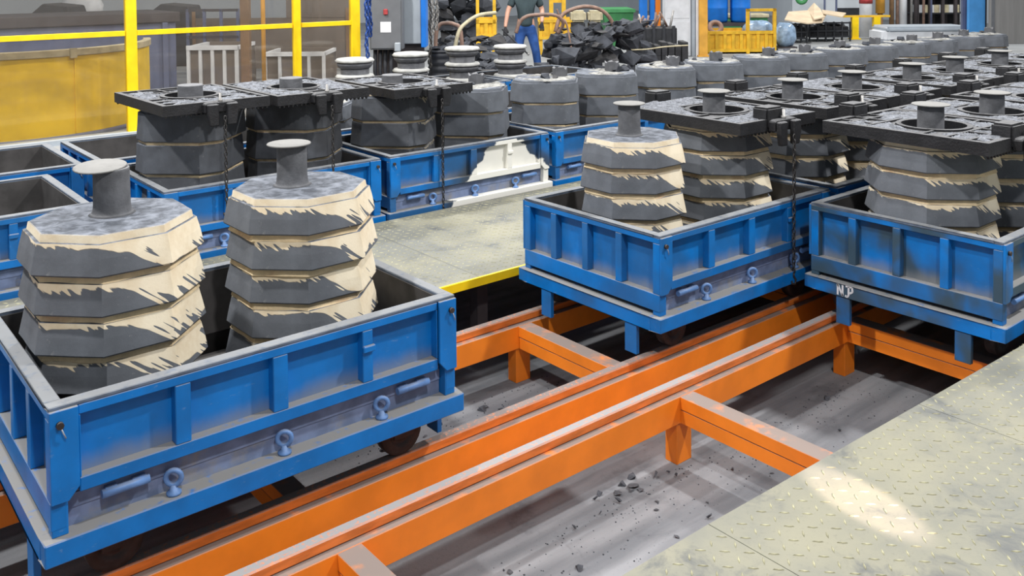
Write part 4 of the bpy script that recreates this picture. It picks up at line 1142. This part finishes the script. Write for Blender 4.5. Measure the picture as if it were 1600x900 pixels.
# things seen through the cage panels
r, wd, h = far('taupe_screen', 300, 545, 0, 17.5, 'large taupe welding screen seen through the cage panels', 'screen')
MB().box(-wd/2, wd/2, 0, .05, .05, 1.02).build('screen_sheet', M['taupe'], r)
MB().box(wd*.1, wd/2, -.01, .049, 1.02, h+.6).build('screen_sheet', M['taupe'], r)
for k in range(4): MB().box(-wd/2+k*(wd-.06)/3, -wd/2+.06+k*(wd-.06)/3, -.03, 0, 0, 1.2).build('screen_post', M['brown'], r)
for i, (u0, u1, v0, dd, lab) in enumerate(((292, 372, 72, 14.6, 'white framed crate seen through the middle cage panel'), (412, 508, 82, 15.4, 'white framed box crate seen through the cage panel left of its corner'))):
    r, wd, h = far('white_crate', u0, u1, v0, dd, lab, 'crate')
    for x in [(-wd/2)+k*(wd-.05)/4 for k in range(5)]:
        MB().box(x, x+.05, -.03, .02, 0, h).build('stile', M['white'], r)
    for z in (0.02, h-.06): MB().box(-wd/2, wd/2, -.04, .02, z, z+.07).build('frame_bar', M['white'], r)
    MB().box(-wd/2, wd/2, .02, .05, .05, h-.02).build('crate_sheet', M['taupe'], r)
    for x in (-wd/2, wd/2-.05): MB().box(x, x+.05, .02, 1.0, h-.06, h).build('frame_bar', M['white'], r)
    MB().box(-wd/2, wd/2, .95, 1.0, .0, h).build('rear_sheet', M['taupe'], r)
r, wd, h = far('brown_column', 374, 388, 0, 13.6, 'brown square column seen through the cage panels', 'column')
MB().box(-wd/2, wd/2, 0, wd, 0, 3).build('shaft', M['brown'], r, bev=.01); MB().box(-wd/2-.03, wd/2+.03, -.03, wd+.03, 0, .03).build('base_plate', M['brown'], r)
r, wd, h = far('tan_pole', 407, 414, 0, 13.4, 'thin tan pole seen through the cage beside the brown column', 'pole')
MB().lathe([(wd/2, 0), (wd/2, 3)], 10).build('shaft', M['orangecol'], r); MB().lathe([(wd, 0), (wd, .03)], 10).build('foot', M['orangecol'], r)
r, wd, h = far('railing', 290, 372, 14, 17.0, 'dark pipe railing seen through the upper cage panel', 'railing')
for k in range(4): MB().box(-wd/2+k*(wd-.04)/3, -wd/2+.05+k*(wd-.04)/3, 0, .05, 0, h).build('baluster', M['slate'], r)
for z in (h*.55, h-.05): MB().box(-wd/2, wd/2, 0, .05, z, z+.05).build('handrail', M['darkrim'], r)
for i, (u0, u1, v0, dd, lab) in enumerate(((214, 300, 6, 18.6, 'dark machine block above the hopper, right of the left cage post'), (30, 110, 6, 17.6, 'dark heap of machine parts above the hopper at left'))):
    r, wd, h = far('dark_machine', u0, u1, v0, dd, lab, 'machine')
    g = MB(); g.rings([[(-wd/2, 0, 0), (wd/2, 0, 0), (wd/2, .9, 0), (-wd/2, .9, 0)], [(-wd/2, 0, h*.72), (wd/2, 0, h*.6), (wd/2, .9, h*.6), (-wd/2, .9, h*.72)], [(-wd*.1, .1, h), (wd*.4, .1, h*.96), (wd*.4, .8, h*.96), (-wd*.1, .8, h)]])
    g.build('machine_body', M['scrapdark'], r, bev=.02)
    for k in range(3): MB().cyl((-wd/2+.15+k*.2, -.05, h*.55), (-wd/2+.25+k*.2, -.05, h*.8), .03, 8).build('strut', M['steel'], r)
r, wd, h = far('white_sack', 95, 160, -14, 21.0, 'crumpled white sack hanging above the hopper', 'sack', None, zof(24, 21.0))
g = MB(); rs = []
for i in range(7):
    z = h*i/6; k = [.75, .95, 1, .98, .9, .75, .4][i]
    rs.append([(wd/2*k*math.cos(2*math.pi*j/24)*(1+.15*noise.noise(Vector((j*.6, i*.5, 2)))), .3*k*math.sin(2*math.pi*j/24)*(1+.2*noise.noise(Vector((j*.6, i*.5, 5)))), z) for j in range(24)])
g.rings(rs, smooth=True); g.build('sack_body', M['white'], r)
MB().cyl((0, 0, h-.02), (0, 0, h+.6), .02, 6).build('lifting_strap', M['white'], r)
MB().box(-.2, .2, -.34, -.31, -.06, -.0).build('hem', M['white'], r)

# ------------------------------------------------------------------ worker behind the scrap heap
def skin(name, chains, mat, parent, sub=2):
    vs = []; es = []; rads = []; key = {}
    for ch in chains:
        prev = None
        for (p, r_) in ch:
            k = tuple(round(c, 4) for c in p)
            if k not in key: key[k] = len(vs); vs.append(p); rads.append(r_)
            i_ = key[k]
            if prev is not None and prev != i_: es.append((prev, i_))
            prev = i_
    me = bpy.data.meshes.new(name); me.from_pydata(vs, es, []); o = link(name, me, parent)
    sk = o.modifiers.new('skin', 'SKIN'); sk.use_smooth_shade = True
    for i_, r_ in enumerate(rads):
        d_ = me.skin_vertices[0].data[i_]; d_.radius = (r_, r_) if not isinstance(r_, tuple) else r_; d_.use_root = (i_ == 0)
    sb = o.modifiers.new('sub', 'SUBSURF'); sb.levels = sub; sb.render_levels = sub
    me.materials.append(mat); return o
pw = ad(822, 92, 15.6)
man = tag(empty('person', (pw.x, pw.y, .6), RZ), 'worker in dark tee, blue jeans and black gloves standing behind the scrap heap', 'person')
hip = (0, 0, .95)
RA = [((-.19, 0, 1.42), .055), ((-.30, -.04, 1.20), .045), ((-.34, -.14, .98), .034), ((-.345, -.17, .92), .030)]
LA = [((.19, 0, 1.42), .055), ((.28, .02, 1.20), .045), ((.27, -.14, 1.03), .034), ((.265, -.18, 1.0), .030)]
body = skin('body', [[(hip, .13), ((0, 0, 1.15), .12), ((0, 0, 1.38), .13), ((0, 0, 1.48), .06), ((0, -.01, 1.54), .052), ((0, -.02, 1.60), .075), ((0, -.02, 1.68), .088), ((0, -.015, 1.75), .06)],
    [((0, 0, 1.38), .13)]+RA, [((0, 0, 1.38), .13)]+LA,
    [(hip, .13), ((-.1, 0, .86), .085), ((-.13, -.03, .5), .055), ((-.15, .02, .09), .036)], [(hip, .13), ((.1, 0, .86), .085), ((.17, -.05, .5), .055), ((.22, .04, .09), .036)]], M['skin'], man)
skin('trousers', [[((0, 0, 1.05), .13), (hip, .145), ((-.095, 0, .84), .10), ((-.13, -.03, .5), .075), ((-.15, .02, .08), .062)], [(hip, .145), ((.095, 0, .84), .10), ((.17, -.05, .5), .075), ((.22, .04, .08), .062)]], M['jeans'], man)
skin('tee_shirt', [[((0, 0, .90), .155), ((0, 0, 1.0), .15), ((0, 0, 1.15), .145), ((0, 0, 1.36), .15), ((0, 0, 1.46), .08)], [((0, 0, 1.36), .15), ((-.2, 0, 1.41), .078), ((-.27, -.03, 1.25), .068)], [((0, 0, 1.36), .15), ((.2, 0, 1.41), .078), ((.26, .01, 1.25), .068)]], M['shirt'], man)
for s, e in ((-1, RA[-1][0]), (1, LA[-1][0])):
    x, y, z = e; pal = (x, y-.03, z-.06)
    ch = [[((x, y, z), .03), (pal, .036)]]
    for k in range(4):
        fx = x-.03+k*.02
        ch.append([(pal, .036), ((fx, y-.05, z-.09), .011), ((fx, y-.075, z-.115+.004*abs(k-1.5)), .010), ((fx, y-.055, z-.14), .009)])
    ch.append([(pal, .036), ((x-s*.045, y-.04, z-.055), .012), ((x-s*.05, y-.07, z-.085), .010)])
    skin('glove', ch, M['glove'], man, 1)
for x, y in ((-.15, .02), (.22, .04)):
    g = MB(); rs = []
    for yy, w_, h_ in ((.07, .035, .07), (.04, .045, .10), (-.05, .048, .08), (-.14, .05, .055), (-.2, .035, .04)):
        rs.append([(x-w_, y+yy, 0), (x+w_, y+yy, 0), (x+w_*.8, y+yy, h_), (x-w_*.8, y+yy, h_)])
    g.rings(rs); g.build('boot', M['black'], man, bev=.012, seg=2)
MB().lathe([(.0, .2), (.05, .19), (.085, .15), (.098, .08), (.095, .03), (.085, 0.02)], 16, (0, .01, 1.615), cap0=False, cap1=False).build('hair', M['hair'], man)
for s in (-1, 1):
    MB().lathe([(.006, 0), (.009, .006), (.006, .012)], 8, (s*.032, -.105, 1.665)).build('eye', M['hair'], man)
    MB().lathe([(.012, 0), (.022, .02), (.014, .045)], 8, (s*.092, -.01, 1.64)).build('ear', M['skin'], man)
MB().rings([[(-.016, -.095, 1.635), (.016, -.095, 1.635), (.016, -.12, 1.635), (-.016, -.12, 1.635)], [(-.006, -.1, 1.675), (.006, -.1, 1.675), (.006, -.108, 1.675), (-.006, -.108, 1.675)]]).build('nose', M['skin'], man)
MB().box(-.025, .025, -.108, -.098, 1.60, 1.61).build('mouth', M['red'], man)
q0 = man.matrix_basis @ Vector((-.40, -.26, .90)); q1 = man.matrix_basis @ Vector((.02, -.42, .50))
o = MB().cyl(q0, q1, .012, 8).build('steel_rod', M['black'], None); tag(o, 'dark rod held in the gloved hand of the worker', 'rod')
MB().cyl(q1, q1+(q1-q0)*.05, .018, 8).build('rod_tip', M['steel'], o)

# ------------------------------------------------------------------ chips and rubble on the pit floor
r_ = random.Random(11)
PEB = [chunk_mesh(s, M['scrap'] if s % 2 else M['sand'], 'floor_chip') for s in range(30, 36)]
def chip(x, y, s, lab, grp):
    o = link('floor_chip', PEB[r_.randrange(6)], None, (x, y, s*.16)); o.scale = (s, s, s); o.rotation_euler = (0, 0, r_.uniform(0, 6.3)); tag(o, lab, 'chip', grp)
for i in range(34):
    chip(r_.uniform(.1, 2.7), r_.uniform(-1.02, -.34), r_.uniform(.02, .045), 'small stone-like chip on the pit floor between the orange beam and the walkway', 'chips on the pit floor')
for i in range(14):
    chip(1.2+r_.uniform(-.5, .25), -.27+r_.uniform(-.05, .1), r_.uniform(.025, .055), 'dark chip heaped under the orange beam beside its post', 'chips under the beam')
for i in range(16):
    chip(r_.uniform(.4, 1.3), r_.uniform(.25, .85), r_.uniform(.03, .07), 'dark chip on the pit floor between the rails of the nearest track', 'chips between the rails')
g = MB()
for i in range(900):
    k = r_.random()
    if k < .6: x, y = r_.uniform(-.5, 3.2), -.28+abs(r_.gauss(0, .16))*-1 if r_.random() < .6 else r_.uniform(-1.1, -.2)
    else: x, y = r_.uniform(.2, 1.7), r_.uniform(.18, .95)
    if y < -1.14: continue
    s = r_.uniform(.002, .007); a = r_.uniform(0, 6.3); n = len(g.v)
    g.v += [(x+s*math.cos(a), y+s*math.sin(a), 0), (x+s*math.cos(a+2.1), y+s*math.sin(a+2.1), 0), (x+s*.8*math.cos(a+4.2), y+s*.8*math.sin(a+4.2), 0), (x, y, s*.8)]
    g.f += [(n, n+1, n+3), (n+1, n+2, n+3), (n+2, n, n+3)]
o = g.build('grit', M['scrap'], None); tag(o, 'fine dark grit scattered over the grey pit floor', 'grit'); o['kind'] = 'stuff'
